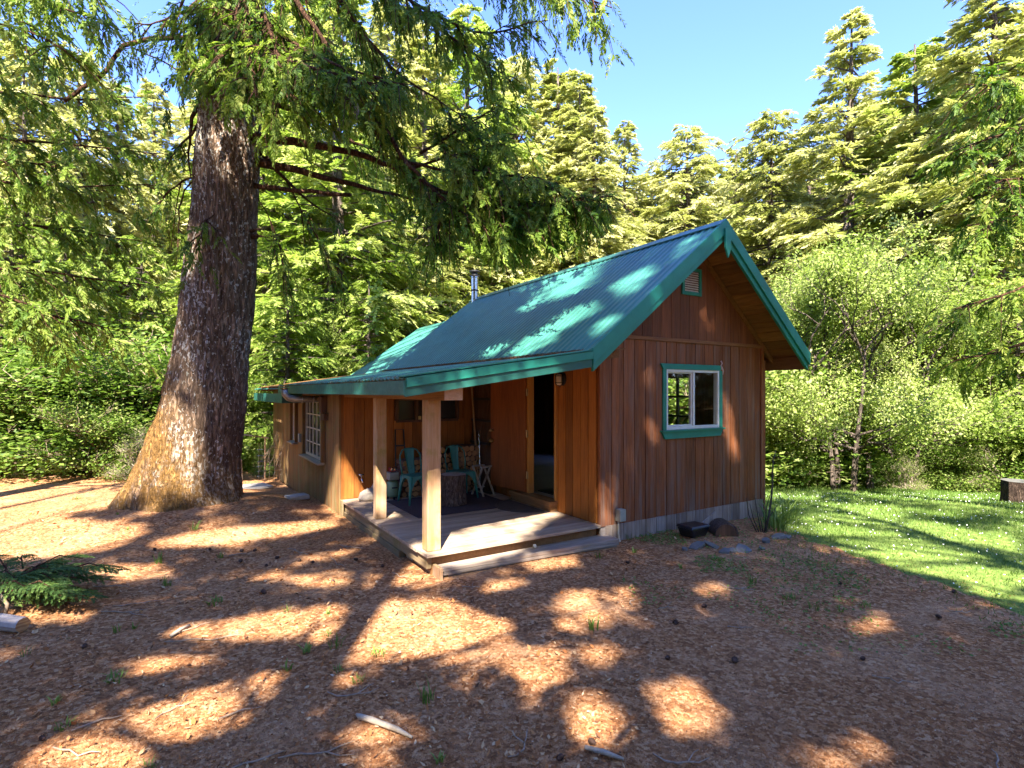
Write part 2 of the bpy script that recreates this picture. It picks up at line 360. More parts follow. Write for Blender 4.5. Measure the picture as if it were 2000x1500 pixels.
# ------------------------------------------------------------------ ground
def axis(lo, hi, fine, outer):
    a = list(np.arange(lo, hi, fine)); st = fine; p = a[-1]; q = a[0]; L_, R_ = [], []
    while p < outer: st *= 1.25; p += st; R_.append(p)
    st = fine
    while q > -outer: st *= 1.25; q -= st; L_.append(q)
    return np.array(L_[::-1] + a + R_)
gx = axis(-13, 16, .085, 260); gy = axis(1.0, 18, .085, 260)
GX, GY = np.meshgrid(gx, gy); V = np.stack([GX, GY, gz(GX, GY)], -1).reshape(-1, 3)
nx = len(gx); ii = (np.arange(len(gy) - 1)[:, None] * nx + np.arange(nx - 1)[None]).ravel()
Fq = np.stack([ii, ii + 1, ii + nx + 1, ii + nx], 1); cx_ = V[Fq].mean(1)
isl = lawn_d(cx_[:, 0], cx_[:, 1]) > 8
def sub(Fs):
    u_, inv = np.unique(Fs, return_inverse=True); return V[u_], inv.reshape(Fs.shape)
v_, f_ = sub(Fq[~isl]); o = link(bpy.data.objects.new('ground', np_mesh('ground', v_, f_, M['ground'], smooth=True))); tag(o, 'brown forest floor of needles and bark around the cabin', 'ground', kind='structure')
v_, f_ = sub(Fq[isl]); o = link(bpy.data.objects.new('lawn', np_mesh('lawn', v_, f_, M['lawn'], smooth=True))); tag(o, 'sunny green lawn right of the cabin', 'lawn', kind='structure')

# ------------------------------------------------------------------ cabin
CB = thing('cabin', 'red-brown timber cabin with a green metal roof and a corner porch', 'cabin', (AX, AY, 0), CROT)
UR, ZR, OV = 1.83, 4.528, -.616                      # ridge, front overhang
SLl, SLr = .786, .85
ZD = .276
def roof_z(u): return ZR - (UR - u) * SLl if u < UR else ZR - (u - UR) * SLr
def boards(mb, a0, a1, wd, z0, ztop, fn, gap=.010, th=.022, jit=.003):
    a = a0
    while a < a1 - .01:
        b = min(a + wd, a1); e = min(b, a1) - (gap if b < a1 - .001 else 0)
        tt = random.random(); dpt = th + random.uniform(0, jit); zb = z0(a) if callable(z0) else z0
        zl = ztop(a) if callable(ztop) else ztop; zr_ = ztop(e) if callable(ztop) else ztop
        q = [fn(a, 0, zb), fn(e, 0, zb), fn(e, dpt, zb), fn(a, dpt, zb), fn(a, 0, zl), fn(e, 0, zr_), fn(e, dpt, zr_), fn(a, dpt, zl)]
        mb.hexa(q, tt); a = b
fG = lambda a, d, z: (a, -d, z)                       # gable wall, outward is -w
fD = lambda a, d, z: (-d, a, z)                       # door wall, outward is -u
fB = lambda a, d, z: (a, 3.53 - d, z)
fW = lambda a, d, z: (-2.55 - d, a, z)
# gable wall: boards above/below the window opening
WU0, WU1, WZ0, WZ1 = 1.27, 2.48, 1.515, 2.405
mb = MB(); bw = 3.66 / 17
for i in range(17):
    a = i * bw; e = a + bw - .011; tt = random.random(); d = .022 + random.uniform(0, .004)
    segs = [(.24, 2.81)] if (e < WU0 or a > WU1) else [(.24, WZ0), (WZ1, 2.81)]
    if .0 <= a < WU0 < e: segs = [(.24, WZ0), (WZ1, 2.81)]; mb.box(a, WU0, -d, 0, WZ0, WZ1, tt)
    if a < WU1 < e: mb.box(WU1, e, -d, 0, WZ0, WZ1, tt)
    for s0, s1 in segs: mb.box(a, e, -d, 0, s0 + random.uniform(-.004, .004), s1, tt)
for a0, a1, b0, b1 in ((.03, WU0, .2, 2.83), (WU1, 3.62, .2, 2.83), (WU0, WU1, .2, WZ0), (WU0, WU1, WZ1, 2.83)): mb.box(a0, a1, .001, .05, b0, b1, .9)
mb.build('front_wall', M['siding'], CB)
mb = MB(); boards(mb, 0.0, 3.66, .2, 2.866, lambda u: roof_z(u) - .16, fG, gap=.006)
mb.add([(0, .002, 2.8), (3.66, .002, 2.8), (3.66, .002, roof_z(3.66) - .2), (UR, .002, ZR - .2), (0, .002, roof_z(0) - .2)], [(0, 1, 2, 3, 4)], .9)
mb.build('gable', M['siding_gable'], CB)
mb = MB(); boards(mb, 0.0, 3.66, bw, lambda u: -.06 - .045 * u - random.uniform(0, .02), .238, fG, th=.03, jit=.006); mb.build('skirting', M['skirt'], CB)
mb = MB(); mb.box(-.03, 3.69, -.048, -.003, 2.812, 2.866, .3); mb.build('trim_board', M['trim_wood'], CB, .004)
mb = MB()
for a, b in ((-.03, .075), (3.585, 3.66)):
    mb = MB(); mb.box(a, b, -.05, -.002, .24, 2.81, .2)
    if a > 0: mb.box(3.661, 3.70, -.05, .09, -.2, 2.6, .4)
    mb.build('corner_board', M['siding'], CB, .004)
# right wall with gridded window behind the front window
RW = (1.48, 2.72, 1.2, 2.36)
mb = MB()
for a0, a1, b0, b1 in ((0, RW[0], -.3, 2.75), (RW[1], 3.6, -.3, 2.75), (5.4, 10.7, -.3, 2.75), (3.6, 5.4, -.3, .95), (3.6, 5.4, 2.35, 2.75), (RW[0], RW[1], -.3, RW[2]), (RW[0], RW[1], RW[3], 2.75)): mb.box(3.60, 3.66, a0, a1, b0, b1, .3)
mb.build('side_wall', M['siding'], CB)
wn_ = MB()
for i in range(5): y = RW[0] + (RW[1] - RW[0]) * i / 4; wn_.box(3.605, 3.65, y - .022, y + .022, RW[2], RW[3])
for i in range(4): z = RW[2] + (RW[3] - RW[2]) * i / 3; wn_.box(3.61, 3.645, RW[0], RW[1], z - .02, z + .02)
wn_.build('window', M['black_metal'], CB)
wn_ = MB()  # unseen window, added to let daylight onto the indoor floor
for y in (3.6, 4.47, 5.34): wn_.box(3.605, 3.65, y, y + .06, .95, 2.35)
for z in (.95, 2.30): wn_.box(3.61, 3.645, 3.6, 5.4, z, z + .05)
wn_.build('window', M['old_white'], CB)
# front window: trim, frame, panes
W_ = MB(); ZT = -.055
W_.hexa([(1.195, ZT, 2.405), (2.50, ZT, 2.405), (2.50, -.02, 2.405), (1.195, -.02, 2.405), (1.142, ZT, 2.487), (2.535, ZT, 2.487), (2.535, -.02, 2.487), (1.142, -.02, 2.487)])
W_.box(1.195, 1.268, ZT + .006, -.02, 1.50, 2.404); W_.box(2.482, 2.553, ZT + .006, -.02, 1.50, 2.404)
win = W_.build('window', M['fascia'], CB, .004)
S_ = MB(); S_.box(1.15, 2.58, -.085, -.02, 1.474, 1.499); S_.hexa([(1.232, ZT, 1.368), (2.50, ZT, 1.368), (2.50, -.02, 1.368), (1.232, -.02, 1.368), (1.168, ZT, 1.473), (2.562, ZT, 1.473), (2.562, -.02, 1.473), (1.168, -.02, 1.473)])
S_.build('sill', M['fascia'], win, .004)
Fm = MB()
for a, b, c, d in ((1.269, 1.305, 1.502, 2.403), (2.443, 2.481, 1.502, 2.403), (1.306, 2.442, 1.502, 1.548), (1.306, 2.442, 2.368, 2.403)): Fm.box(a, b, -.042, .04, c, d)
Fm.box(1.865, 1.905, -.036, .03, 1.549, 2.367); Fm.box(1.306, 1.328, -.02, .03, 1.549, 2.367); Fm.box(1.84, 1.864, -.012, .03, 1.549, 2.367)
Fm.box(1.329, 1.839, -.018, .03, 1.549, 1.572); Fm.box(1.329, 1.839, -.018, .03, 2.345, 2.367)
Fm.build('frame', M['white'], win, .003)
for a, b, y in ((1.33, 1.838, .004), (1.906, 2.442, -.012)):
    g_ = MB(); g_.box(a, b, y, y + .004, 1.55, 2.366); g_.build('pane', M['glass'], win)
rb = MB(); rb.tube([(2.50, -.06, 2.56), (2.515, -.07, 2.52), (2.50, -.062, 2.49), (2.53, -.06, 2.43), (2.555, -.06, 2.40), (2.545, -.06, 2.34)], [.012, .008, .01, .016, .012, .004], 5); rb.build('ribbon', M['ribbon'], win)
# gable vent
V_ = MB()
for a, b, c, d in ((1.612, 1.666, 3.545, 3.965), (1.996, 2.052, 3.545, 3.965), (1.667, 1.995, 3.545, 3.60), (1.667, 1.995, 3.915, 3.965)): V_.box(a, b, -.05, -.018, c, d)
vent = V_.build('vent', M['fascia'], CB, .003); lv = MB()
for i in range(9):
    z = 3.602 + i * .035; lv.hexa([(1.667, -.042, z), (1.995, -.042, z), (1.995, -.024, z + .026), (1.667, -.024, z + .026), (1.667, -.038, z + .004), (1.995, -.038, z + .004), (1.995, -.02, z + .031), (1.667, -.02, z + .031)])
lv.build('louvre', M['old_white'], vent)
# door wall
DW0, DW1, DT = .96, 1.66, 2.42; FL = .43
mb = MB()
boards(mb, 0.03, DW0 - .05, .172, ZD + .005, 2.62, fD); boards(mb, DW1 + .04, 3.505, .172, ZD + .005, 2.62, fD)
mb.box(.001, .05, .03, DW0 - .02, 0, 2.62, .9); mb.box(.001, .05, DW1 + .02, 7.0, 0, 2.62, .9); mb.box(-.02, .05, DW0 - .05, DW1 + .04, DT, 2.62, .6)
mb.build('porch_wall', M['porch_siding'], CB)
fm = MB(); fm.box(-.05, .06, DW0 - .049, DW0, FL, DT - .002, .4); fm.box(-.05, .06, DW1 - .01, DW1 + .039, FL, DT - .002, .1); fr_ = fm.build('door_frame', M['jamb'], CB, .004)
th = MB(); th.box(-.17, .08, DW0 - .06, 2.05, ZD + .085, FL, .4); th.box(-.15, -.02, DW0 - .05, 2.03, ZD + .003, ZD + .083, .7); th.build('threshold', M['beam'], CB, .004)
ang = math.radians(8); dl = .90; hx, hy = -.055, DW1 + .036
def dp(l, d, z): return (hx - math.sin(ang) * l - math.cos(ang) * d, hy + math.cos(ang) * l - math.sin(ang) * d, z)
dr = MB(); dr.hexa([dp(0, .04, FL + .02), dp(0, 0, FL + .02), dp(dl, 0, FL + .02), dp(dl, .04, FL + .02), dp(0, .04, 2.4), dp(0, 0, 2.4), dp(dl, 0, 2.4), dp(dl, .04, 2.4)], .2)
door = dr.build('door', M['door'], CB, .004)
for z in (.72, 1.39, 2.06):
    h = MB(); h.box(-.068, -.046, DW1 - .006, DW1 + .034, z - .055, z + .055); h.tube([(-.066, DW1 + .02, z - .06), (-.066, DW1 + .02, z + .06)], .011, 8); h.build('hinge', M['brass'], door)
for z, r in ((1.40, .028), (1.22, .038)):
    k = MB(); a = dp(.84, .04, z); b = dp(.84, .06, z); c = dp(.84, .11, z); k.tube([a, b, Vector(b).lerp(Vector(c), .3), c], [.028, .018, r, r * .6], 12); k.build('knob', M['brass'], door, smooth=True)
# wall lamp
lm = MB(); lc = (-.03, .79, 2.26); lm.tube([(-.022, .79, 2.26), (-.05, .79, 2.26)], [.105, .1], 20); lamp = lm.build('wall_lamp', M['black_metal'], CB, smooth=False)
lg = MB(); lg.lathe([(.0, -.085), (.035, -.08), (.05, -.05), (.05, .05), (.035, .08), (0, .085)], 14, (-.085, .79, 2.25)); lg.build('lamp_glass', M['lampglass'], lamp, smooth=True)
lb = MB()
for z in (2.20, 2.30): lb.tube([(-.05, .73, z), (-.13, .75, z), (-.145, .79, z), (-.13, .83, z), (-.05, .85, z)], .006, 6)
lb.tube([(-.05, .79, 2.36), (-.145, .79, 2.32), (-.145, .79, 2.18), (-.05, .79, 2.14)], .006, 6); lb.build('lamp_guard', M['black_metal'], lamp)
# porch back wall with high window
BW = (-1.60, -.42, 1.56, 1.93)
mb = MB()
a = -2.50
while a < -.03:
    e = min(a + .172, -.03) - .007; tt = random.random(); d = .022 + random.uniform(0, .003)
    tz = min(2.5, 2.14 + (a + 2.97) * .148)
    if e < BW[0] or a > BW[1]: mb.box(a, e, 3.53 - d, 3.53, ZD + .005, tz, tt)
    else: mb.box(a, e, 3.53 - d, 3.53, ZD + .005, BW[2], tt); mb.box(a, e, 3.53 - d, 3.53, BW[3], tz, tt)
    a += .172
mb.prism([(-2.54, 0), (0, 0), (0, 2.5), (-2.54, 2.17)], lambda a, b, d: (a, d, b), 3.531, 3.58, .9); mb.build('porch_back_wall', M['porch_siding'], CB)
bwm = MB()
for a, b, c, d in ((BW[0], BW[1], BW[2] - .03, BW[2] + .012), (BW[0], BW[1], BW[3] - .02, BW[3] + .02), (BW[0] - .02, BW[0] + .03, BW[2], BW[3]), (BW[1] - .03, BW[1] + .02, BW[2], BW[3]), (-1.26, -1.21, BW[2], BW[3])): bwm.box(a, b, 3.44, 3.53, c, d)
w2 = bwm.build('window', M['rack_wood'], CB, .003)
g_ = MB(); g_.box(BW[0] + .03, BW[1] - .03, 3.516, 3.522, BW[2] + .012, BW[3] - .02); g_.build('pane', M['dark_glass'], w2)
fc = MB(); fc.tube([(-2.23, 3.51, .62), (-2.23, 3.42, .62), (-2.23, 3.38, .58), (-2.23, 3.37, .55)], [.016, .016, .018, .014], 8); fc.tube([(-2.23, 3.44, .62), (-2.23, 3.44, .67)], .008, 6); fc.tube([(-2.27, 3.44, .675), (-2.19, 3.44, .675)], .012, 8); fc.build('faucet', M['steel'], CB, smooth=True)
# wing wall (left side)
W1 = (4.62, 6.25, .78, 1.90); W2 = (7.18, 7.70, .95, 1.82)
mb = MB(); a = 3.53
while a < 10.7:
    e = min(a + .19, 10.7) - .006; tt = random.random(); d = .024 + random.uniform(0, .004); zb = -.10 - .02 * (a - 3.5) + random.uniform(-.015, .015)
    segs = [(zb, 2.12)]
    for q in (W1, W2):
        if e > q[0] + .02 and a < q[1] - .02: segs = [(zb, q[2]), (q[3], 2.12)]
    for s0, s1 in segs: mb.box(-2.55 - d, -2.55, a, e, s0, s1, tt)
    a += .19
for q0, q1 in ((3.54, W1[0]), (W1[1], W2[0]), (W2[1], 10.7)): mb.box(-2.549, -2.50, q0, q1, -.05, 2.12, .9)
for q in (W1, W2): mb.box(-2.549, -2.50, q[0], q[1], -.05, q[2], .9); mb.box(-2.549, -2.50, q[0], q[1], q[3], 2.12, .9)
mb.prism([(-2.57, -.4), (3.6, -.4), (3.6, 2.7), (UR, 3.98), (-.6, 2.3), (-2.57, 2.1)], lambda a, b, d: (a, d, b), 10.65, 10.7, .6)
mb.build('wing_wall', M['wing_siding'], CB)
for q in (W1, W2):
    pl_ = MB(); pl_.box(-2.64, -2.574, q[0] - .09, q[0], q[2], q[3] + .02, .7); pl_.box(-2.64, -2.574, q[1], q[1] + .09, q[2], q[3] + .02, .7); pl_.box(-2.63, -2.574, q[0] + .001, q[1] - .001, q[3] + .001, q[3] + .06, .6)
    pl_.build('window_casing', M['wing_siding'], CB, .004)
def lattice(q, cols, rows, diag=False):
    m_ = MB(); x0, x1 = -2.575, -2.54
    m_.box(x0, x1, q[0], q[0] + .045, q[2], q[3]); m_.box(x0, x1, q[1] - .045, q[1], q[2], q[3]); m_.box(x0, x1, q[0], q[1], q[2], q[2] + .045); m_.box(x0, x1, q[0], q[1], q[3] - .045, q[3])
    if diag:
        n = rows
        for i in range(n):
            za = q[2] + (q[3] - q[2]) * i / n; zb = q[2] + (q[3] - q[2]) * (i + 1) / n
            for p0, p1 in (((-2.562, q[0], za), (-2.562, q[1], zb)), ((-2.556, q[0], zb), (-2.556, q[1], za))): m_.bar(p0, p1, .022, .012, (1, 0, 0))
    else:
        for i in range(1, cols): y = q[0] + (q[1] - q[0]) * i / cols; m_.box(x0 + .006, x1 - .004, y - .014, y + .014, q[2], q[3])
        for i in range(1, rows): z = q[2] + (q[3] - q[2]) * i / rows; m_.box(x0 + .009, x1 - .006, q[0], q[1], z - .012, z + .012)
    wo = m_.build('window', M['old_white'], CB); g_ = MB(); g_.box(-2.535, -2.53, q[0], q[1], q[2], q[3]); g_.build('pane', M['dark_glass'], wo)
    s_ = MB(); s_.hexa([(-2.70, q[0] - .08, q[2] - .05), (-2.574, q[0] - .08, q[2] - .05), (-2.574, q[1] + .08, q[2] - .05), (-2.70, q[1] + .08, q[2] - .05), (-2.70, q[0] - .08, q[2] - .02), (-2.574, q[0] - .08, q[2] - .001), (-2.574, q[1] + .08, q[2] - .001), (-2.70, q[1] + .08, q[2] - .02)]); s_.build('sill', M['sill'], wo, .004)
lattice(W1, 5, 4); lattice(W2, 1, 3, True)
bx = MB(); bx.box(-2.63, -2.574, 6.68, 6.80, .98, 1.16); bx.build('meter_box', M['grey_box'], CB, .005)
ub = MB(); ub.box(-2.68, -2.575, 4.35, 4.58, 1.70, 1.98, .3); ub.box(-2.66, -2.575, 4.25, 4.50, 1.56, 1.68, .7); ub.build('wall_box', M['rack_wood'], CB, .004)
# vent pipe poking out under the eave
vp = MB(); vp.tube([(-2.5, 5.0, 1.93), (-2.8, 5.0, 1.93), (-3.02, 5.0, 1.93), (-3.12, 5.0, 1.96), (-3.18, 5.0, 2.03), (-3.19, 5.0, 2.12)], .062, 14)
for u in (-2.66, -2.86): vp.tube([(u, 5.0, 1.93), (u - .03, 5.0, 1.93)], .07, 14)
pipe = vp.build('vent_pipe', M['galv'], CB, smooth=True)
pc = MB()
for z in (2.12, 2.155, 2.19): pc.lathe([(.05, 0), (.085, .002), (.09, .012), (.06, .02)], 16, (-3.19, 5.0, z))
pc.build('pipe_cap', M['steel'], pipe, smooth=False)
# interior
mb = MB(); mb.box(.051, 3.599, .051, 7.0, .3, FL, .5); mb.build('floor', M['floor'], CB)
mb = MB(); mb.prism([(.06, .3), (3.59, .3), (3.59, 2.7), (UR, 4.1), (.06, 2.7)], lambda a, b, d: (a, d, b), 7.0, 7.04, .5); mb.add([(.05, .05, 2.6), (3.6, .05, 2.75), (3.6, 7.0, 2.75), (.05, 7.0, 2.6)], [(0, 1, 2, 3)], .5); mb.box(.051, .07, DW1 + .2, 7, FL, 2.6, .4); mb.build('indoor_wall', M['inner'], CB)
mb = MB(); mb.box(.2, 1.3, DW0 + .05, 1.75, FL + .001, FL + .012); mb.build('indoor_rug', M['black'], CB)
# roofs -------------------------------------------------------------
def corr(mb, pa, pb, w0, w1, per=.125, amp=.012, th=.012, t=.5):
    """corrugated sheet between the line (u,z)=pa (top) and pb (bottom), ribs running down the slope"""
    du, dz = pb[0] - pa[0], pb[1] - pa[1]; L_ = math.hypot(du, dz); nrm = (-dz / L_, du / L_)
    if nrm[1] < 0: nrm = (-nrm[0], -nrm[1])
    n = int((w1 - w0) / per * 8); vs = []
    for i in range(n + 1):
        y = w0 + (w1 - w0) * i / n; ph = (y / per) % 1; h = amp * (1 if ph < .28 else (1 - (ph - .28) / .14) if ph < .42 else 0 if ph < .86 else (ph - .86) / .14)
        for (u, z) in (pa, pb):
            vs.append((u + nrm[0] * h, y, z + nrm[1] * h))
        for (u, z) in (pa, pb): vs.append((u + nrm[0] * (h - th), y, z + nrm[1] * (h - th)))
    fs = []
    for i in range(n):
        a = 4 * i; b = a + 4; fs += [(a, a + 1, b + 1, b), (b + 2, b + 3, a + 3, a + 2), (a + 1, a + 3, b + 3, b + 1)]
    mb.add(vs, fs, t)
EL = (-.66, ZR - (UR + .66) * SLl); ER = (4.0, ZR - (4.0 - UR) * SLr)
PE = (-3.0, 2.20); PB = (-.6, 2.555)
mb = MB(); corr(mb, (UR, ZR), EL, OV, 7.09); corr(mb, (UR, ZR), ER, OV, 7.09); roof = mb.build('roof', M['roof'], CB)
mb = MB(); corr(mb, (UR, 4.11), (-.66, 4.11 - (UR + .66) * .70), 7.05, 10.9); corr(mb, (UR, 4.11), (4.0, 4.11 - 2.17 * .7), 7.05, 10.9); mb.build('rear_roof', M['roof'], CB)
mb = MB(); corr(mb, PB, PE, OV + .02, 6.9); mb.build('porch_roof', M['roof'], CB)
mb = MB(); corr(mb, (-.6, 2.50), (-2.99, 2.135), 6.92, 11.3); mb.build('rear_lean_to_roof', M['roof'], CB)
mb = MB()
for y0, y1, z in ((OV - .03, 7.1, ZR), (7.12, 10.92, 4.11)):
    mb.hexa([(UR - .14, y0, z - .085), (UR, y0, z + .012), (UR, y1, z + .012), (UR - .14, y1, z - .085), (UR - .14, y0, z - .07), (UR, y0, z + .03), (UR, y1, z + .03), (UR - .14, y1, z - .07)])
    mb.hexa([(UR, y0, z + .012), (UR + .14, y0, z - .093), (UR + .14, y1, z - .093), (UR, y1, z + .012), (UR, y0, z + .03), (UR + .14, y0, z - .078), (UR + .14, y1, z - .078), (UR, y1, z + .03)])
mb.build('ridge_cap', M['roof'], CB)
# soffit (underside boards) and rafters
mb = MB()
for (u0, z0), (u1, z1), sl in (((UR, ZR), EL, SLl), ((UR, ZR), ER, SLr)):
    n = 13
    for i in range(n):
        a = i / n; b = (i + 1) / n - .006; pa = (u0 + (u1 - u0) * a, z0 + (z1 - z0) * a - .035); pb = (u0 + (u1 - u0) * b, z0 + (z1 - z0) * b - .035)
        y1 = 7.05; mb.hexa([(pa[0], OV + .03, pa[1] - .022), (pb[0], OV + .03, pb[1] - .022), (pb[0], y1, pb[1] - .022), (pa[0], y1, pa[1] - .022), (pa[0], OV + .03, pa[1]), (pb[0], OV + .03, pb[1]), (pb[0], y1, pb[1]), (pa[0], y1, pa[1])], random.random())
mb.build('soffit', M['soffit'], CB)
mb = MB(); 
for yy in (-.045,):
    for e in (EL, ER):
        if e is ER: mb.hexa([(UR, yy, ZR - .20), (e[0] - .05, yy, e[1] - .15), (e[0] - .05, yy + .035, e[1] - .15), (UR, yy + .035, ZR - .20), (UR, yy, ZR - .085), (e[0] - .05, yy, e[1] - .06), (e[0] - .05, yy + .035, e[1] - .06), (UR, yy + .035, ZR - .085)], .7)
mb.build('rafter', M['soffit'], CB)
mb = MB(); mb.box(3.925, 3.965, OV + .031, 7.08, 2.44, 2.655, .7); mb.build('eave_board', M['soffit'], CB)
# barge boards: two layers each side, finial
def barge(mb, e, o0, o1, y0, y1, sl):
    sg = -1 if e[0] < UR else 1
    mb.hexa([(UR, y0, ZR - o1), (e[0], y0, e[1] - o1), (e[0], y1, e[1] - o1), (UR, y1, ZR - o1), (UR, y0, ZR - o0), (e[0], y0, e[1] - o0), (e[0], y1, e[1] - o0), (UR, y1, ZR - o0)])
mb = MB(); barge(mb, EL, -.022, .175, OV - .04, OV - .002, SLl); barge(mb, ER, -.022, .175, OV - .04, OV - .002, SLr); mb.build('barge_board', M['fascia'], CB, .003)
mb = MB(); barge(mb, (EL[0] + .02, EL[1] + .015), .178, .275, OV - .012, OV + .03, SLl); barge(mb, (ER[0] - .02, ER[1] + .015), .178, .275, OV - .012, OV + .03, SLr); mb.build('barge_board', M['fascia'], CB, .003)
mb = MB(); mb.prism([(UR - .062, 4.40), (UR - .062, 4.13), (UR, 3.985), (UR + .062, 4.13), (UR + .062, 4.40)], lambda a, b, d: (a, d, b), OV - .072, OV - .042); mb.build('finial', M['fascia'], CB, .003)
# porch roof edge: flashing, upper board, lower board, eave fascia
def slopebox(mb, u0, z0, u1, z1, y0, y1, h, t=.5): mb.hexa([(u0, y0, z0 - h), (u1, y0, z1 - h), (u1, y1, z1 - h), (u0, y1, z0 - h), (u0, y0, z0), (u1, y0, z1), (u1, y1, z1), (u0, y1, z0)], t)
mb = MB(); slopebox(mb, -3.01, 2.226, -.655, 2.575, OV - .05, OV + .16, .012); mb.build('flashing', M['fascia'], CB)
mb = MB(); slopebox(mb, -2.99, 2.206, -.66, 2.555, OV - .04, OV, .095); mb.build('porch_fascia', M['fascia'], CB, .003)
mb = MB(); slopebox(mb, -3.0, 2.118, -.66, 2.463, OV - .02, OV + .02, .10); mb.build('porch_fascia', M['fascia_shaded'], CB, .003)
mb = MB(); mb.box(-3.015, -2.975, OV - .02, 6.9, 2.033, 2.178); mb.build('eave_fascia', M['fascia_shaded'], CB, .003)
mb = MB(); mb.box(-3.01, -2.97, 6.47, 11.2, 1.83, 2.03); mb.box(-3.01, -2.6, 6.43, 6.465, 1.83, 2.03); mb.build('eave_fascia', M['fascia_shaded'], CB, .003)
mb = MB()
for y in np.arange(-.45, 10.5, .61): slopebox(mb, -2.97, 2.17, -.05, 2.60, y, y + .04, .09, random.random())
n = 16
for i in range(n):
    a0 = -2.97 + (2.9) * i / n; a1 = -2.97 + 2.9 * (i + 1) / n - .008; slopebox(mb, a0, 2.192 + (a0 + 2.97) * .148, a1, 2.192 + (a1 + 2.97) * .148, OV + .03, 10.6, .018, random.random())
mb.build('porch_ceiling', M['soffit'], CB)
mb = MB(); mb.box(-2.50, -2.285, -.44, 3.5, 1.978, 2.125, .2); bm = mb.build('porch_beam', M['beam'], CB, .006)
mb = MB(); mb.box(-2.497, -2.288, -.4455, -.441, 1.981, 2.122, .1); mb.build('beam_end', M['beam_end'], bm)
for (a, b, c, d) in ((-2.49, -2.325, .02, .185), (-2.49, -2.34, 1.83, 1.98)):
    mb = MB(); mb.box(a, b, c, d, ZD, 1.977, .1); mb.build('porch_post', M['post'], CB, .012)
# deck
mb = MB(); y = -.06
while y < 3.5:
    e = min(y + .14, 3.505); mb.box(-2.545 if y > .1 else -2.53, -.024, y, e - .005, ZD - .04, ZD - random.uniform(0, .002), random.random()); y += .14
dk = mb.build('deck', M['deck'], CB, .003)
mb = MB(); mb.box(-2.50, -2.44, .02, 3.5, .09, ZD - .041, .3); mb.box(-2.52, -2.43, .85, 3.5, -.02, .085, .8); mb.box(-2.56, -2.53, 3.4, 3.53, -.1, ZD, .4); mb.build('deck_beam', M['deck_side'], dk, .006)
mb = MB(); mb.box(-2.44, -.02, .035, .075, -.02, ZD - .06, .5); mb.build('riser', M['beam'], dk)
mb = MB()
mb.hexa([(-2.37, -.13, .075), (.12, -.27, .075), (.12, .03, .075), (-2.37, .03, .075), (-2.37, -.13, .12), (.12, -.27, .12), (.12, .03, .12), (-2.37, .03, .12)], .2)
mb.hexa([(-2.37, -.128, .035), (.12, -.268, .035), (.12, -.22, .035), (-2.37, -.08, .035), (-2.37, -.128, .0735), (.12, -.268, .0735), (.12, -.22, .0735), (-2.37, -.08, .0735)], .5)
mb.hexa([(-2.30, -.105, -.08), (.10, -.245, -.08), (.10, -.2, -.08), (-2.30, -.06, -.08), (-2.30, -.105, .0325), (.10, -.245, .0325), (.10, -.2, .0325), (-2.30, -.06, .0325)], .8)
mb.build('step', M['step'], dk, .006)
mb = MB(); mb.box(-2.425, -2.385, -.17, .86, -.06, .135, .3); mb.build('side_board', M['post'], dk, .006)
# electrical box
mb = MB(); mb.box(.265, .375, -.13, -.034, .29, .455); eb = mb.build('outlet_box', M['grey_box'], CB, .006); c_ = MB(); c_.tube([(.30, -.06, .288), (.30, -.055, .12), (.315, -.06, .02), (.35, -.09, -.06)], .013, 8); c_.build('conduit', M['cable'], eb, smooth=True)
# stove pipe
ch = MB(); cx, cy = 1.72, 6.82; ch.lathe([(.092, 4.1), (.092, 5.02), (.098, 5.03), (.098, 5.06)], 20, (cx, cy, 0)); chim = ch.build('stove_pipe', M['steel'], roof, smooth=False)
cp = MB(); cp.lathe([(.1, 5.06), (.135, 5.07), (.135, 5.09), (.085, 5.10), (.085, 5.17), (.145, 5.18), (.145, 5.21), (.05, 5.24)], 20, (cx, cy, 0)); cp.tube([(cx - .095, cy, 4.70), (cx - 1.0, cy + .1, 3.69)], .007, 5); cp.tube([(cx + .05, cy - .08, 4.70), (cx + .15, cy - .6, 4.44)], .007, 5); cp.lathe([(.094, 4.68), (.1, 4.68), (.1, 4.72), (.094, 4.72)], 20, (cx, cy, 0)); cp.build('chimney_cap', M['black_metal'], roof)
# needles piled along the roof break and eave
mb = MB()
for i in range(4200):
    y = random.uniform(OV + .1, 6.8); u = -.64 - abs(random.gauss(0, .13)) if random.random() < .75 else random.uniform(-3.02, -2.9)
    z = 2.57 + (u + .6) * .148 + random.uniform(.004, .03); a = random.uniform(0, 3.14); l = random.uniform(.015, .045)
    if u < -2.5: z = 2.20 + random.uniform(-.03, .03)
    mb.add([(u - math.cos(a) * l, y - math.sin(a) * l, z), (u, y - .006, z + .004), (u + math.cos(a) * l, y + math.sin(a) * l, z + random.uniform(-.03, .01)), (u, y + .006, z + .004)], [(0, 1, 2, 3)], random.uniform(.25, .72))
dm = MB()
for i in range(150):
    y0 = OV + .12 + i * .0455; w_ = .03 + .07 * abs(math.sin(i * .37) * math.sin(i * .11 + 1)) + random.uniform(0, .03); zb_ = 2.549
    dm.hexa([(-.63 - w_, y0, zb_ - w_ * .148), (-.625, y0, zb_), (-.625, y0 + .05, zb_), (-.63 - w_ * random.uniform(.7, 1.1), y0 + .05, zb_ - w_ * .148), (-.64 - w_ * .8, y0, zb_ + .022 - w_ * .1), (-.625, y0, zb_ + .04), (-.625, y0 + .05, zb_ + .04), (-.64 - w_ * .8, y0 + .05, zb_ + .02 - w_ * .1)], random.uniform(.35, .68))
dm.build('needle_drift', M['litter'], CB)
mb.build('roof_needles', M['litter'], CB)['kind'] = 'stuff'

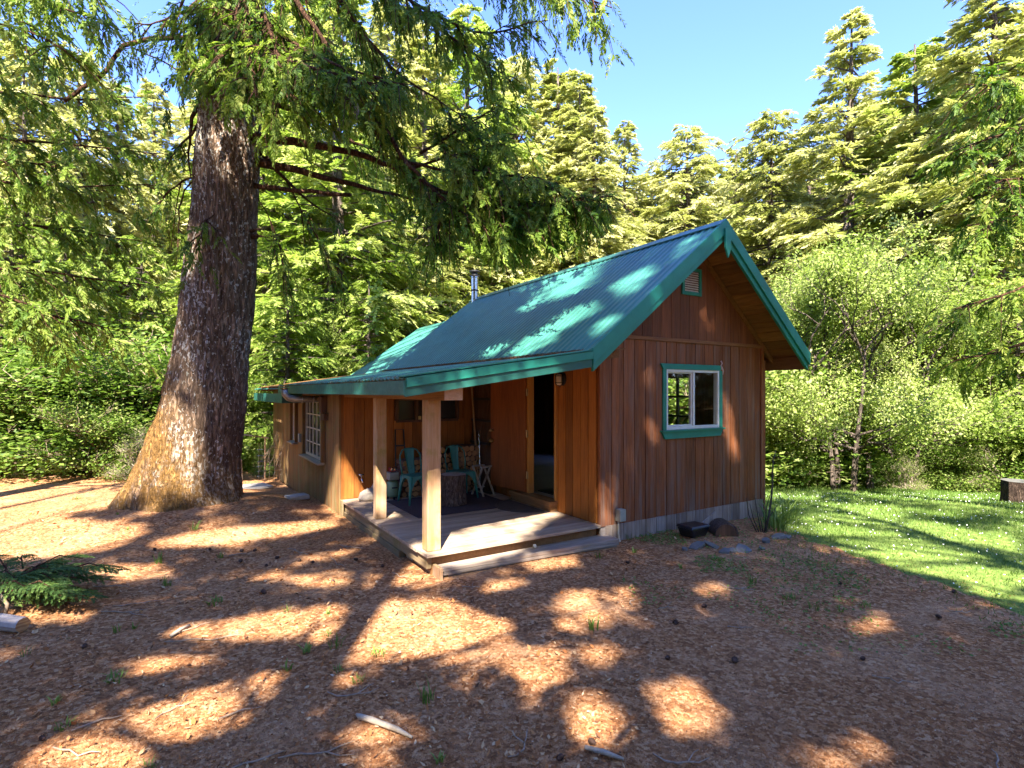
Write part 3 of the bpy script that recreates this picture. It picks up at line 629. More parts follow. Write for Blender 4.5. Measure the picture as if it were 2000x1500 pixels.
# ------------------------------------------------------------------ things on the porch
def pth(name, label, cat, u, wv, rz=0, group=None, z=ZD): return thing(name, label, cat, cab(u, wv, z), CROT + rz, group)
r = MB(); r.box(-.82, .82, -.7, .7, .001, .010); r.build('rug', M['rug']); o = bpy.data.objects['rug']; o.location = cab(-1.14, 2.28, ZD); o.rotation_euler = (0, 0, CROT); tag(o, 'dark purple-brown rug on the porch under the green chairs', 'rug')
mm_ = MB(); pts = [(.5 * math.sin(a), -.5 * math.cos(a)) for a in np.linspace(0, -math.pi, 22)]
mm_.prism([(x, y) for x, y in pts], lambda a, b, d: (a, b, d), .001, .012)
for rr in (.47, .42): mm_.tube([(-rr * math.sin(a), -rr * math.cos(a), .012) for a in np.linspace(.05, math.pi - .05, 24)], .007, 5)
o = mm_.build('doormat', M['mat']); o.location = cab(-.19, 1.50, ZD); o.rotation_euler = (0, 0, CROT); tag(o, 'brown half-round doormat on the deck before the doorstep', 'doormat')
def chair(label, u, wv, rz=0):
    t = pth('metal_chair', label, 'chair', u, wv, rz, 'green metal chairs on the porch')
    s = MB(); n = 5; P_ = []
    for cx, cy, a0 in ((.14, -.14, -90), (.14, .14, 0), (-.14, .14, 90), (-.14, -.14, 180)):
        for k in range(n): a = math.radians(a0 + 90 * k / (n - 1)); P_.append((cx + .045 * math.cos(a), cy + .045 * math.sin(a)))
    s.prism(P_, lambda a, b, d: (a, b, d), .435, .452); s.build('seat', M['chair'], t, .004)
    def apron(ax, sg):
        m_ = MB(); N = 9
        for i in range(N):
            x0 = -.15 + .30 * i / N; x1 = -.15 + .30 * (i + 1) / N; dep = lambda x: .028 + .16 * abs(x / .15) ** 3.2
            def q(x, z, d):
                off = .178 + d + (.45 - z) * .1; return (x * (1 + (.45 - z) * .5), sg * off, z) if ax == 'x' else (sg * off, x * (1 + (.45 - z) * .5), z)
            m_.hexa([q(x0, .436 - dep(x0), 0), q(x1, .436 - dep(x1), 0), q(x1, .436 - dep(x1), .006), q(x0, .436 - dep(x0), .006), q(x0, .436, 0), q(x1, .436, 0), q(x1, .436, .006), q(x0, .436, .006)])
        m_.build('apron', M['chair'], t)
    for ax in 'xy':
        for sg in (-1, 1): apron(ax, sg)
    for sx in (-1, 1):
        for sy in (-1, 1):
            l = MB(); T = (sx * .165, sy * .165, .44); B = (sx * .222, sy * .222, .0)
            m1 = Vector(T).lerp(Vector(B), .45)
            l.tube([T, m1, B], [.034, .026, .015], 8); l.build('leg', M['chair'], t, smooth=True)
    b = MB(); arc = [(-.165, .175, .44), (-.185, .215, .6), (-.18, .25, .74), (-.13, .275, .825), (-.06, .285, .85), (.06, .285, .85), (.13, .275, .825), (.18, .25, .74), (.185, .215, .6), (.165, .175, .44)]
    b.tube(arc, .012, 8); b.build('back_frame', M['chair'], t, smooth=True)
    sp = MB(); N = 7
    for i in range(N - 1):
        def row(k):
            f_ = k / (N - 1); z = .445 + .405 * f_; y = .178 + .107 * f_ + .012 * math.sin(f_ * 3.14); hw = .055 + .03 * f_; return hw, y, z
        (h0, y0, z0), (h1, y1, z1) = row(i), row(i + 1)
        for xa, xb, da, db in ((-1, -.55, 0, .012), (-.55, .55, .012, .012), (.55, 1, .012, 0)):
            sp.hexa([(xa * h0, y0 + da, z0), (xb * h0, y0 + db, z0), (xb * h0, y0 + db + .005, z0), (xa * h0, y0 + da + .005, z0), (xa * h1, y1 + da, z1), (xb * h1, y1 + db, z1), (xb * h1, y1 + db + .005, z1), (xa * h1, y1 + da + .005, z1)])
    sp.build('backrest', M['chair'], t)
    return t
chair('green metal chair left of the log stump, beside the air compressor', -1.565, 2.65, .05)
chair('green metal chair right of the log stump, before the firewood', -.765, 2.66, -.04)
def rough_log(r, h, n=22, rg=.06, mats=('log_bark', 'stump_top'), seed=0):
    rr = random.Random(seed); ph = [rr.uniform(0, 6.28) for _ in range(4)]; m_ = MB(); prof = np.linspace(0, 1, 6)
    vs = []
    for z in prof:
        for k in range(n):
            a = 6.2832 * k / n; q = r * (1 + rg * math.sin(3 * a + ph[0]) + rg * .6 * math.sin(7 * a + ph[1]) + rr.uniform(-.02, .02) + .06 * (1 - z) ** 3); vs.append((q * math.cos(a), q * math.sin(a), z * h))
    m_.add(vs, [(i * n + k, i * n + (k + 1) % n, (i + 1) * n + (k + 1) % n, (i + 1) * n + k) for i in range(5) for k in range(n)], .5, 0)
    b = len(m_.v) - len(vs); m_.f += [tuple(b + k for k in range(n))[::-1], tuple(b + 5 * n + k for k in range(n))]; m_.t += [.5, .5]; m_.m += [1, 1]
    return m_
M['stump_bark'] = bark('grey stump bark', (.1, .065, .05), (.22, .15, .12), (.34, .25, .2), sc=3)
M['dark_stump'] = bark('dark stump bark', (.04, .025, .02), (.09, .06, .045), (.16, .11, .08), sc=2)
o = rough_log(.195, .475, seed=3).build('log_stump', [M['stump_bark'], M['stump_top']]); o.location = cab(-1.14, 2.17, ZD + .011); tag(o, 'upright log stump used as a table between the green chairs', 'stump')
# firewood: every log its own object
lgm = []
for s in range(4):
    m_ = MB(); r0 = .05; m_.tube([(0, 0, 0), (0, .12, .002), (0, .38, 0)], [r0, r0 * 1.04, r0 * .98], 11, wob=.07, m=0, mcap=1); lgm.append(m_.mesh('firewood_log', [M['log_bark'], M['log_end']]))
cnt = 0; u0 = -1.60
cols = 17
for row in range(9):
    for c in range(cols):
        u = u0 + (c + .5 * (row % 2)) * .098 + random.uniform(-.008, .008); hmax = .62 + .30 * max(0, (u + 1.3) / 1.3) + (.06 if -1.2 < u < -.9 else 0)
        z = .052 + row * .089
        if z > hmax or u > -.08: continue
        o = bpy.data.objects.new('firewood_log', random.choice(lgm)); link(o); s = random.uniform(.82, 1.08)
        o.location = cab(u, 3.08 + random.uniform(-.03, .03), ZD + z); o.rotation_euler = (0, random.uniform(0, 6), CROT + random.uniform(-.05, .05)); o.scale = (s, 1, s)
        tag(o, 'split round log in the firewood stack against the porch back wall', 'log', 'firewood stacked at the back of the porch'); cnt += 1
# compressor
c = pth('air_compressor', 'small air compressor with a pale green tank in the porch corner', 'compressor', -1.80, 3.12)
m_ = MB(); m_.lathe([(.02, .03), (.07, .035), (.105, .07), (.108, .15), (.108, .22), (.1, .28), (.06, .315), (.02, .32)], 22); m_.build('tank', M['tank'], c, smooth=True)
m_ = MB(); m_.box(-.085, .085, -.09, .09, .325, .45); m_.build('motor', M['grey_box'], c, .012)
m_ = MB(); m_.box(-.06, .05, -.05, .05, .452, .53); m_.build('pump', M['red'], c, .01)
m_ = MB(); m_.tube([(.02, -.08, .50), (.02, -.10, .55)], .02, 10); m_.tube([(-.04, -.08, .5), (-.04, -.11, .54)], .02, 10); m_.build('gauge', M['steel'], c)
m_ = MB(); m_.box(-.05, .05, -.112, -.106, .19, .215); m_.build('badge', M['black'], c)
for a in range(3):
    m_ = MB(); ca, sa = math.cos(a * 2.1 + .5) * .08, math.sin(a * 2.1 + .5) * .08; m_.tube([(ca, sa, 0), (ca, sa, .05)], .014, 8); m_.build('foot', M['black'], c)
# sack and jug
c = pth('sack', 'crumpled white sack slumped on the deck corner below the faucet', 'sack', -2.16, 3.22)
m_ = MB(); rr = random.Random(5); prof = [(.02, 0), (.15, .005), (.17, .05), (.14, .12), (.09, .17), (.03, .19)]
m_.lathe(prof, 16); m_.v = [(x * rr.uniform(.82, 1.15), y * rr.uniform(.7, 1.05), z * rr.uniform(.85, 1.15)) for x, y, z in m_.v]; m_.build('sack_body', M['sack'], c, smooth=True)
m_ = MB(); m_.tube([(.05, 0, .16), (.08, .01, .22), (.11, .02, .25)], [.05, .03, .045], 8, wob=.15); m_.build('tied_neck', M['sack'], c, smooth=True)
# hand truck
c = pth('hand_truck', 'black hand truck standing upright behind the left chair', 'hand truck', -1.55, 3.3)
m_ = MB(); m_.tube([(-.09, .05, .03), (-.09, .12, .6), (-.075, .18, 1.13), (.075, .18, 1.13), (.09, .12, .6), (.09, .05, .03)], .014, 8); m_.build('frame', M['black_metal'], c, smooth=True)
m_ = MB()
for z, y in ((.3, .085), (.6, .12), (.85, .15)): m_.box(-.09, .09, y - .008, y + .008, z - .012, z + .012)
m_.build('crossbar', M['black_metal'], c); m_ = MB(); m_.box(-.14, .14, -.12, .06, .0, .012); m_.build('toe_plate', M['black_metal'], c)
for s in (-1, 1):
    m_ = MB(); m_.tube([(s * .12, .09, .09), (s * .17, .09, .09)], .085, 16); m_.build('wheel', M['black'], c)
m_ = MB(); m_.box(-.05, .05, -.02, .02, 0, .06); o = m_.build('card_box', M['yellow'], None, .003); o.location = cab(-1.20, 3.475, BW[2] + .013); o.rotation_euler = (0, 0, CROT); tag(o, 'small yellow box on the ledge of the porch window', 'box')
# long handled tools
c = pth('push_broom', 'long wooden broom handle leaning in the porch corner beside the firewood', 'broom', -.22, 3.02)
m_ = MB(); m_.tube([(0, 0, .06), (.065, .40, 1.92)], .017, 8); m_.build('handle', M['handle'], c); m_ = MB(); m_.box(-.15, .15, -.03, .03, .03, .075); m_.build('head', M['rack_wood'], c, .004)
m_ = MB()
for i in range(26): x = -.145 + .29 * i / 25; m_.tube([(x, random.uniform(-.02, .02), .0), (x, 0, .035)], .005, 4)
m_.build('bristle', M['black'], c)
c = pth('garden_rake', 'long rake handle leaning on the wall left of the open door', 'rake', -.16, 2.72)
m_ = MB(); m_.tube([(0, 0, .03), (.09, -.10, 1.98)], .017, 8); m_.build('handle', M['handle'], c); m_ = MB(); m_.box(-.02, .02, -.14, .14, .02, .04)
for i in range(9): m_.box(-.07, -.02, -.135 + i * .033, -.128 + i * .033, .0, .03)
m_.build('head', M['black_metal'], c)
c = pth('iron_rod', 'thin grey metal rod standing in front of the dark planks', 'rod', -.22, 2.95); m_ = MB(); m_.tube([(0, 0, 0), (.03, .12, 1.05)], .007, 6); m_.build('shaft', M['steel'], c); m_ = MB(); m_.tube([(.03, .12, 1.03), (.034, .13, 1.09)], .014, 8); m_.build('knob', M['black_metal'], c)
c = pth('slatted_gate', 'dark plank gate with three black iron straps leaning on the wall', 'gate', -.07, 2.66)
for i in range(4):
    m_ = MB(); y = .03 + i * .195; m_.hexa([(-.12, y, .0), (-.09, y, .0), (-.09, y + .185, .0), (-.12, y + .185, .0), (.0, y, 1.98 + random.uniform(-.03, .03)), (.03, y, 1.98), (.03, y + .185, 1.98), (.0, y + .185, 1.98)], random.random()); m_.build('plank', M['rack_wood'], c, .003)
for z in (.45, .86, 1.27, 1.66):
    x = -.125 + .12 * z / 1.98; m_ = MB(); m_.box(x - .022, x, .0, .79, z - .022, z + .022); m_.build('strap', M['black_metal'], c)
c = pth('folding_stand', 'pale folding wooden stand beside the right green chair', 'stand', -.36, 2.62, .3)
for s in (-1, 1):
    m_ = MB(); m_.bar((s * .13, -.16, 0), (s * .13, .10, .5), .025, .03, (1, 0, 0), .2); m_.bar((s * .10, .16, 0), (s * .10, -.10, .5), .025, .03, (1, 0, 0), .5); m_.build('leg', M['pale_wood'], c, .002)
m_ = MB(); m_.box(-.14, .14, .08, .115, .49, .515); m_.box(-.14, .14, -.115, -.08, .49, .515); m_.box(-.11, .11, .05, .08, .12, .14); m_.build('rail', M['pale_wood'], c, .002)
m_ = MB(); m_.lathe([(.0, 0), (.022, .006), (.028, .025), (.018, .045), (0, .05)], 12); o = m_.build('ball', M['old_white'], None, smooth=True); o.location = cab(-1.08, -.03, .1205); tag(o, 'small pale ball resting on the lower step', 'ball')

# ------------------------------------------------------------------ things by the gable wall
def gthing(name, label, cat, x, y, rz=0, group=None):
    p = ground_px(x, y); return thing(name, label, cat, p, rz, group)
c = gthing('storage_tub', 'black plastic tub lying by the cabin wall', 'tub', 1354, 1046, CROT)
m_ = MB(); m_.hexa([(-.15, -.11, 0), (.15, -.11, 0), (.15, .11, 0), (-.15, .11, 0), (-.19, -.14, .13), (.19, -.14, .13), (.19, .14, .13), (-.19, .14, .13)]); m_.build('tub_body', M['black'], c, .02)
m_ = MB(); m_.hexa([(-.205, -.155, .132), (.205, -.155, .132), (.205, .155, .132), (-.205, .155, .132), (-.18, -.13, .165), (.18, -.13, .165), (.18, .13, .165), (-.18, .13, .165)]); m_.build('lid', M['black'], c, .012)
c = gthing('split_log', 'half-round split log leaning by the wall beside the black tub', 'log', 1412, 1042, CROT - .5)
m_ = MB(); n = 14; pf = [(.17 * math.cos(a), .17 * math.sin(a)) for a in np.linspace(-.15, math.pi + .15, n)]
m_.prism(pf, lambda a, b, d: (a + d * .1, d, b + .02), -.17, .17); m_.build('log_body', M['stump_bark'], c, .01)
m_ = MB(); m_.prism([(.155 * math.cos(a), .155 * math.sin(a)) for a in np.linspace(-.1, math.pi + .1, n)], lambda a, b, d: (a - .017 + d * .1, d, b + .02), -.176, -.1701); m_.build('cut_face', M['rack_wood'], c)
c = gthing('loose_board', 'short grey board propped behind the split log', 'board', 1385, 1036, CROT)
m_ = MB(); m_.bar((-.25, 0, .03), (.2, .03, .2), .12, .02, (0, 1, 0), .3); o = m_.build('plank', M['skirt'], c)
rr_s = (.7, .95, .6, .85, 1.05)
SL = [(1332, 1071, .11, .8, 'small bright blue-grey slate tile lying nearest the tub'), (1364, 1071, .10, .2, 'dull square slate piece second from the tub'), (1388, 1070, .17, 2.2, 'long tilted slate slab in the row by the wall'), (1412, 1077, .14, .1, 'flat dark slate half sunk in the needles'), (1433, 1076, .11, .4, 'small rounded slate between the flat dark one and the broad one'), (1458, 1074, .17, .9, 'broadest rounded slate in the row'), (1482, 1070, .13, 1.3, 'thin pale slate leaning on the broad one'), (1497, 1058, .12, .3, 'pale slate flake below the bare stems'), (1520, 1056, .18, .5, 'wide mossy slate where the grass begins'), (1538, 1047, .10, .7, 'little slate chip at the edge of the lawn')]
for x, y, r, rz, lab in SL:
    r *= rr_s[x % 5]; rr = random.Random(x); n = 6; pf = [(r * rr.uniform(.6, 1.3) * math.cos(a), r * .6 * rr.uniform(.6, 1.3) * math.sin(a)) for a in np.linspace(0, 6.28 * (n - 1) / n, n)]
    m_ = MB(); m_.prism(pf, lambda a, b, d: (a, b, d + a * .16 + b * .22), .01, .035 + rr.uniform(0, .03)); o = m_.build('slate', M['slate'], None, .008); o.location = ground_px(x + rr.uniform(-6, 6), y + rr.uniform(-5, 7)); o.location.z -= .012; o.rotation_euler = (rr.uniform(-.2, .2), rr.uniform(-.2, .2), rz); tag(o, lab, 'stone', 'slates scattered at the foot of the wall')
c = gthing('bare_sapling', 'bare dark sapling stems leaning at the cabin corner', 'sapling', 1494, 1040)
m_ = MB(); m_.tube([(0, 0, 0), (.06, 0, .25), (.10, 0, .55), (.13, .02, 1.05), (.17, .02, 1.2)], [.018, .016, .013, .01, .004], 7); m_.build('stem', M['dark_stem'], c, smooth=True)
for i, (dx, dz, lx) in enumerate(((-.12, .55, -.02), (-.2, .42, -.01), (.04, .7, .1), (.08, .4, .12), (-.05, .3, -.03), (-.28, .5, .02))):
    m_ = MB(); m_.tube([(dx * .4, .02, 0), (dx * .8, .03, dz * .5), (dx + lx, .03, dz)], [.009, .007, .003], 5); m_.build('stem', M['dark_stem'], c, smooth=True)
def blade_arr(n, rad, h, wd, lean, rng):
    vs = []; fs = []; ts = []
    for i in range(n):
        a = rng.uniform(0, 6.28); r0 = rad * math.sqrt(rng.uniform(0, 1)); b = np.array([r0 * math.cos(a), r0 * math.sin(a), 0]); a2 = a + rng.normal(0, .8); hh = h * rng.uniform(.55, 1.1); le = lean * rng.uniform(.3, 1.2)
        dv = np.array([math.cos(a2), math.sin(a2), 0]); sd = np.array([-dv[1], dv[0], 0]) * wd / 2; k = len(vs)
        for f_, ww_ in ((0, 1), (.4, .95), (.75, .7), (1, .08)):
            c0 = b + dv * le * hh * f_ ** 2.2 + np.array([0, 0, hh * (f_ - .25 * le * f_ ** 3)]); vs += [c0 - sd * ww_, c0 + sd * ww_]
        fs += [(k, k + 1, k + 3, k + 2), (k + 2, k + 3, k + 5, k + 4), (k + 4, k + 5, k + 7, k + 6)]; ts += [rng.uniform(.1, .8)] * 3
    return np.array(vs), np.array(fs), ts
c = gthing('iris_clump', 'clump of sword-shaped green leaves at the cabin corner', 'plant', 1512, 1034); v_, f_, t_ = blade_arr(34, .20, .42, .022, .9, RNG); link(bpy.data.objects.new('leaves', np_mesh('leaves', v_, f_, M['grass'], t_)), c)
c2 = gthing('iris_clump', 'second leafy clump on the lawn edge behind the bare stems', 'plant', 1530, 1018); link(bpy.data.objects.new('leaves', np_mesh('leaves', *blade_arr(40, .25, .5, .022, .9, RNG)[:2], M['grass'], np.full(120, .6))), c2)
o = rough_log(.34, .55, seed=9, mats=('a', 'b')).build('tree_stump', [M['dark_stump'], M['slate']]); p = ground_px(1992, 982); o.location = (p.x, p.y, p.z - .03); tag(o, 'dark cut tree stump with a grey top on the lawn', 'stump')
# things at the far end of the wing
c = thing('wire_trellis', 'wire plant trellis with dry vines beyond the wing corner', 'trellis', cab(-3.05, 8.9, -.2), CROT)
m_ = MB()
for i in range(5): m_.tube([(i * .12 - .1, 0, 0), (i * .12 - .1, 0, 1.0)], .006, 5)
for z in (.2, .32, .44, .56, .7, .85): m_.tube([(-.14, 0, z), (.42, 0, z)], .006, 5)
m_.build('mesh_panel', M['steel'], c); m_ = MB()
for i in range(7): x = random.uniform(-.4, .3); m_.tube([(x, .05, random.uniform(.0, .6)), (x + .15, .0, .7), (x + .25 + random.uniform(-.3, .2), -.05, 1.0 + random.uniform(-.1, .4))], [.008, .007, .004], 5)
m_.build('vine', M['twig'], c)
c = thing('handrail', 'pale metal handrail running down behind the wing', 'handrail', cab(-3.35, 9.6, -.3), CROT); m_ = MB(); m_.tube([(-.9, 0, 1.45), (.55, .2, 1.15)], .022, 8); m_.build('rail', M['steel'], c); m_ = MB(); m_.tube([(-.75, 0, 0), (-.75, 0, 1.42)], .018, 8); m_.tube([(.45, .2, 0), (.45, .2, 1.17)], .018, 8); m_.build('post', M['steel'], c)
for nm, u, wv, sx, sy, h, lab in (('concrete_slab', -3.35, 8.6, .42, .35, .06, 'ribbed grey concrete slab on the ground past the wing'), ('stone_block', -3.7, 9.9, .22, .3, .55, 'upright pale stone block beside the trellis'), ('stepping_stone', -2.95, 5.1, .2, .14, .09, 'flat stepping stone beside the wing wall')):
    m_ = MB(); m_.hexa([(-sx, -sy, 0), (sx, -sy * .9, 0), (sx * .95, sy, 0), (-sx, sy, 0), (-sx * .95, -sy * .93, h), (sx * .93, -sy * .85, h * .95), (sx * .9, sy * .9, h), (-sx * .93, sy * .95, h)]); o = m_.build(nm, M['stone'], None, .015); x, y, _ = cab(u, wv); o.location = (x, y, gzf(x, y) - .01); o.rotation_euler = (0, 0, CROT + .2); tag(o, lab, 'stone')
# shed with a pale shake roof far behind the wing
p = P(555, 760, 26); c = thing('shed', 'far shed with a pale pointed roof seen over the wing', 'shed', (p.x, p.y, gzf(p.x, p.y)), .4); m_ = MB(); m_.box(-.75, .75, -.75, .75, 0, 2.25); m_.build('wall', M['wing_siding'], c); m_ = MB(); m_.add([(-1, -1, 2.2), (1, -1, 2.2), (1, 1, 2.2), (-1, 1, 2.2), (0, 0, 3.1)], [(3, 2, 1, 0), (0, 1, 4), (1, 2, 4), (2, 3, 4), (3, 0, 4)]); m_.build('roof', M['shake'], c)
#@@TREES@@
# ------------------------------------------------------------------ foliage building (arrays of leaf-sized faces)
def nrm(a): return a / np.maximum(np.linalg.norm(a, axis=-1, keepdims=True), 1e-9)
def diamonds(c, d, up, L, Wd):
    """c base points (N,3), d leaf direction, up rough normal -> 4 verts per leaf"""
    d = nrm(d); s = nrm(np.cross(d, up)); L = np.asarray(L)[:, None]; Wd = np.asarray(Wd)[:, None]
    m = c + d * L * .45
    return np.stack([c, m + s * Wd * .5, c + d * L, m - s * Wd * .5], 1).reshape(-1, 3)
def quadidx(n): return np.arange(4 * n).reshape(n, 4)
def sprays(rng, base, dirv, L, n=24, leaf=.14, wid=.03, droop=.35, tint=None, flat=.35, ang=(35, 65)):
    """fronds: a drooping axis with leaflets set left and right of it"""
    N = len(base); dirv = nrm(dirv); L = np.broadcast_to(np.asarray(L, float), (N,))
    up0 = np.tile(np.array([0, 0, 1.]), (N, 1)) + rng.normal(0, flat, (N, 3)); side = nrm(np.cross(dirv, up0)); up = nrm(np.cross(side, dirv))
    t = np.tile(np.linspace(.06, 1, n), (N, 1)) + rng.uniform(-.02, .02, (N, n)); sg = np.where(np.arange(n) % 2 == 0, 1., -1.)[None]
    a = np.radians(rng.uniform(ang[0], ang[1], (N, n))) * (1 - .55 * t)
    p = base[:, None] + dirv[:, None] * (t * L[:, None])[..., None]; p[..., 2] -= droop * L[:, None] * t ** 2
    ax = dirv[:, None] + np.array([0, 0, -1.]) * (2 * droop * t)[..., None]; ax = nrm(ax)
    ld = ax * np.cos(a)[..., None] + side[:, None] * (np.sin(a) * sg)[..., None] + up[:, None] * rng.normal(0, .22, (N, n))[..., None]
    ld[..., 2] -= .15
    ll = leaf * (1.1 - .6 * t) * rng.uniform(.75, 1.25, (N, n)); ww = wid * rng.uniform(.75, 1.3, (N, n))
    un = up[:, None] + rng.normal(0, .45, (N, n, 3))
    V = diamonds(p.reshape(-1, 3), ld.reshape(-1, 3), un.reshape(-1, 3), ll.ravel(), ww.ravel())
    T = (np.asarray(tint)[:, None] if tint is not None else rng.uniform(.2, .8, (N, 1))) + rng.normal(0, .1, (N, n)) + .18 * (t - .5)
    return V, np.clip(T.ravel(), 0, 1)
def add_crown(name, parent, V, T, mat):
    return link(bpy.data.objects.new(name, np_mesh(name, V, quadidx(len(V) // 4), mat, T)), parent)
def conifer_data(rng, Ht, R, nb, base=.12, leaf=.42, wid=.10, dens=1.0, droop=.22, power=.8, gap=.0, irregular=.3):
    tb = MB(); lean = rng.normal(0, .012, 2); r0 = Ht * .0125 + .06
    tb.tube([(lean[0] * z * Ht, lean[1] * z * Ht, z * Ht) for z in np.linspace(0, 1, 9)], [r0 * 1.35] + [r0 * (1 - z) + .02 for z in np.linspace(.125, 1, 8)], 8, wob=.06)
    B, D, LL, TT = [], [], [], []
    for i in range(nb):
        h = base + (1 - base) * ((i + rng.uniform(0, .9)) / nb) ** .92
        if rng.uniform() < gap: continue
        k = (h - base) / (1 - base); Lb = R * ((1 - k) ** power) * (.35 + .65 * min(1, k * 6 + .45)) * rng.uniform(1 - irregular * 1.4, 1 + irregular) + .25
        az = i * 2.39996 + rng.normal(0, .35); rise = .45 * k - .12 + rng.normal(0, .24); dr = droop * (1 - .6 * k)
        o = np.array([lean[0] * h * Ht, lean[1] * h * Ht, h * Ht]); hd = np.array([math.cos(az), math.sin(az), 0]); sd = np.array([-hd[1], hd[0], 0])
        def bp(t): return o + hd * Lb * t + np.array([0, 0, Lb * (rise * t - dr * t * t)])
        if Lb > .7 and k < .9: tb.tube([bp(0), bp(.5), bp(.95)], [.028 + .012 * Lb, .018 + .006 * Lb, .008], 4, cap=False)
        nt = max(5, int(Lb * 6.2 * dens)); ts = np.sort(rng.uniform(.12, 1, nt)) ** .8; tone = rng.uniform(.2, .75)
        for j, t_ in enumerate(ts):
            s = 1 if j % 2 else -1; a = math.radians(rng.uniform(35, 75)) * (1 - .55 * t_)
            B.append(bp(t_)); D.append(hd * math.cos(a) + sd * math.sin(a) * s + np.array([0, 0, rng.normal(-.1, .22)])); LL.append((.42 * Lb * (1 - .62 * t_) + .28) * rng.uniform(.7, 1.2)); TT.append(np.clip(tone + rng.normal(0, .12) + .25 * (t_ - .5), 0, 1))
    V, T = sprays(rng, np.array(B), np.array(D), np.array(LL), n=28, leaf=leaf, wid=wid, droop=droop * 1.3, tint=TT)
    return tb, V, T
def conifer(name, rng, mat, bark_m, **kw):
    t = bpy.data.objects.new(name, None); link(t); tb, V, T = conifer_data(rng, **kw); tb.build('trunk', bark_m, t, smooth=True); add_crown('crown', t, V, T, mat); return t
def broadleaf(name, rng, Ht, R, leafn, leaf, stems=1, low=.22, mat=None, bark_m=None, tone=(.25, .75), squash=1.0):
    t = bpy.data.objects.new(name, None); link(t); tb = MB(); tips = []
    def grow(p, d, L, r, lev):
        q = p + d * L * .5 + Vector(rng.normal(0, .06 * L, 3)); e = q + (d + Vector(rng.normal(0, .16, 3))).normalized() * L * .5
        tb.tube([p, q, e], [r, r * .8, r * .58], 6 if lev < 2 else 4, cap=False)
        if lev >= 2: tips.append((e, lev)); tips.append((q, lev))
        if lev >= 4: return
        for k in range(3 if lev < 3 else 2):
            a = rng.uniform(0, 6.28); nd = (d * .75 + Vector((math.cos(a), math.sin(a), rng.uniform(-.15, .5) * squash)) * rng.uniform(.5, .9)).normalized(); grow(e.lerp(q, rng.uniform(0, .6) if k else 0), nd, L * rng.uniform(.6, .82), r * .6, lev + 1)
    for s in range(stems):
        a = rng.uniform(0, 6.28); p0 = Vector((math.cos(a), math.sin(a), 0)) * (.0 if stems == 1 else R * .12); d0 = Vector((math.cos(a) * .16, math.sin(a) * .16, 1)).normalized(); hh = Ht * rng.uniform(.3, .4)
        e = p0 + d0 * hh * low * 2.2; r = Ht * .0085 + .008; tb.tube([p0, p0.lerp(e, .5) + Vector(rng.normal(0, .04, 3)), e], [r * 1.3, r * 1.05, r], 7, cap=False); grow(e, d0, hh * .75, r * .9, 0)
        for k in range(4): a2 = rng.uniform(0, 6.28); grow(p0.lerp(e, rng.uniform(.55, 1)), Vector((math.cos(a2), math.sin(a2), rng.uniform(.1, .5))).normalized(), hh * .55, r * .5, 1)
    tp = np.array([tuple(x[0]) for x in tips]); mn, mx = tp.min(0), tp.max(0)
    ctr = tp[rng.integers(0, len(tp), leafn)]; cl = rng.normal(0, 1, (len(tp),)); wgt = rng.lognormal(0, 1.0, len(tp)); idx = rng.choice(len(tp), leafn, p=wgt / wgt.sum())
    sp = R * .105; c = tp[idx] + rng.normal(0, 1, (leafn, 3)) * sp * np.array([1, 1, .7]); d = rng.normal(0, 1, (leafn, 3)); d[:, 2] = d[:, 2] * .5 - .25
    up = np.array([0, 0, 1.]) + rng.normal(0, .6, (leafn, 3)); ll = leaf * rng.uniform(.6, 1.3, leafn); V = diamonds(c, d, up, ll, ll * .62)
    T = np.clip(tone[0] + (tone[1] - tone[0]) * (.45 + .3 * cl[idx] + rng.normal(0, .24, leafn)), 0, 1)
    # fit to requested height and spread
    k = Ht / max(mx[2], .1); kr = R / max(1e-3, np.percentile(np.abs(c[:, :2]), 97))
    V = V * np.array([kr, kr, k]); tb.v = [(x * kr if z > .05 else x, y * kr if z > .05 else y, z * k) for x, y, z in tb.v]
    tb.build('trunk', bark_m, t, smooth=True); add_crown('crown', t, V, T, mat); return t

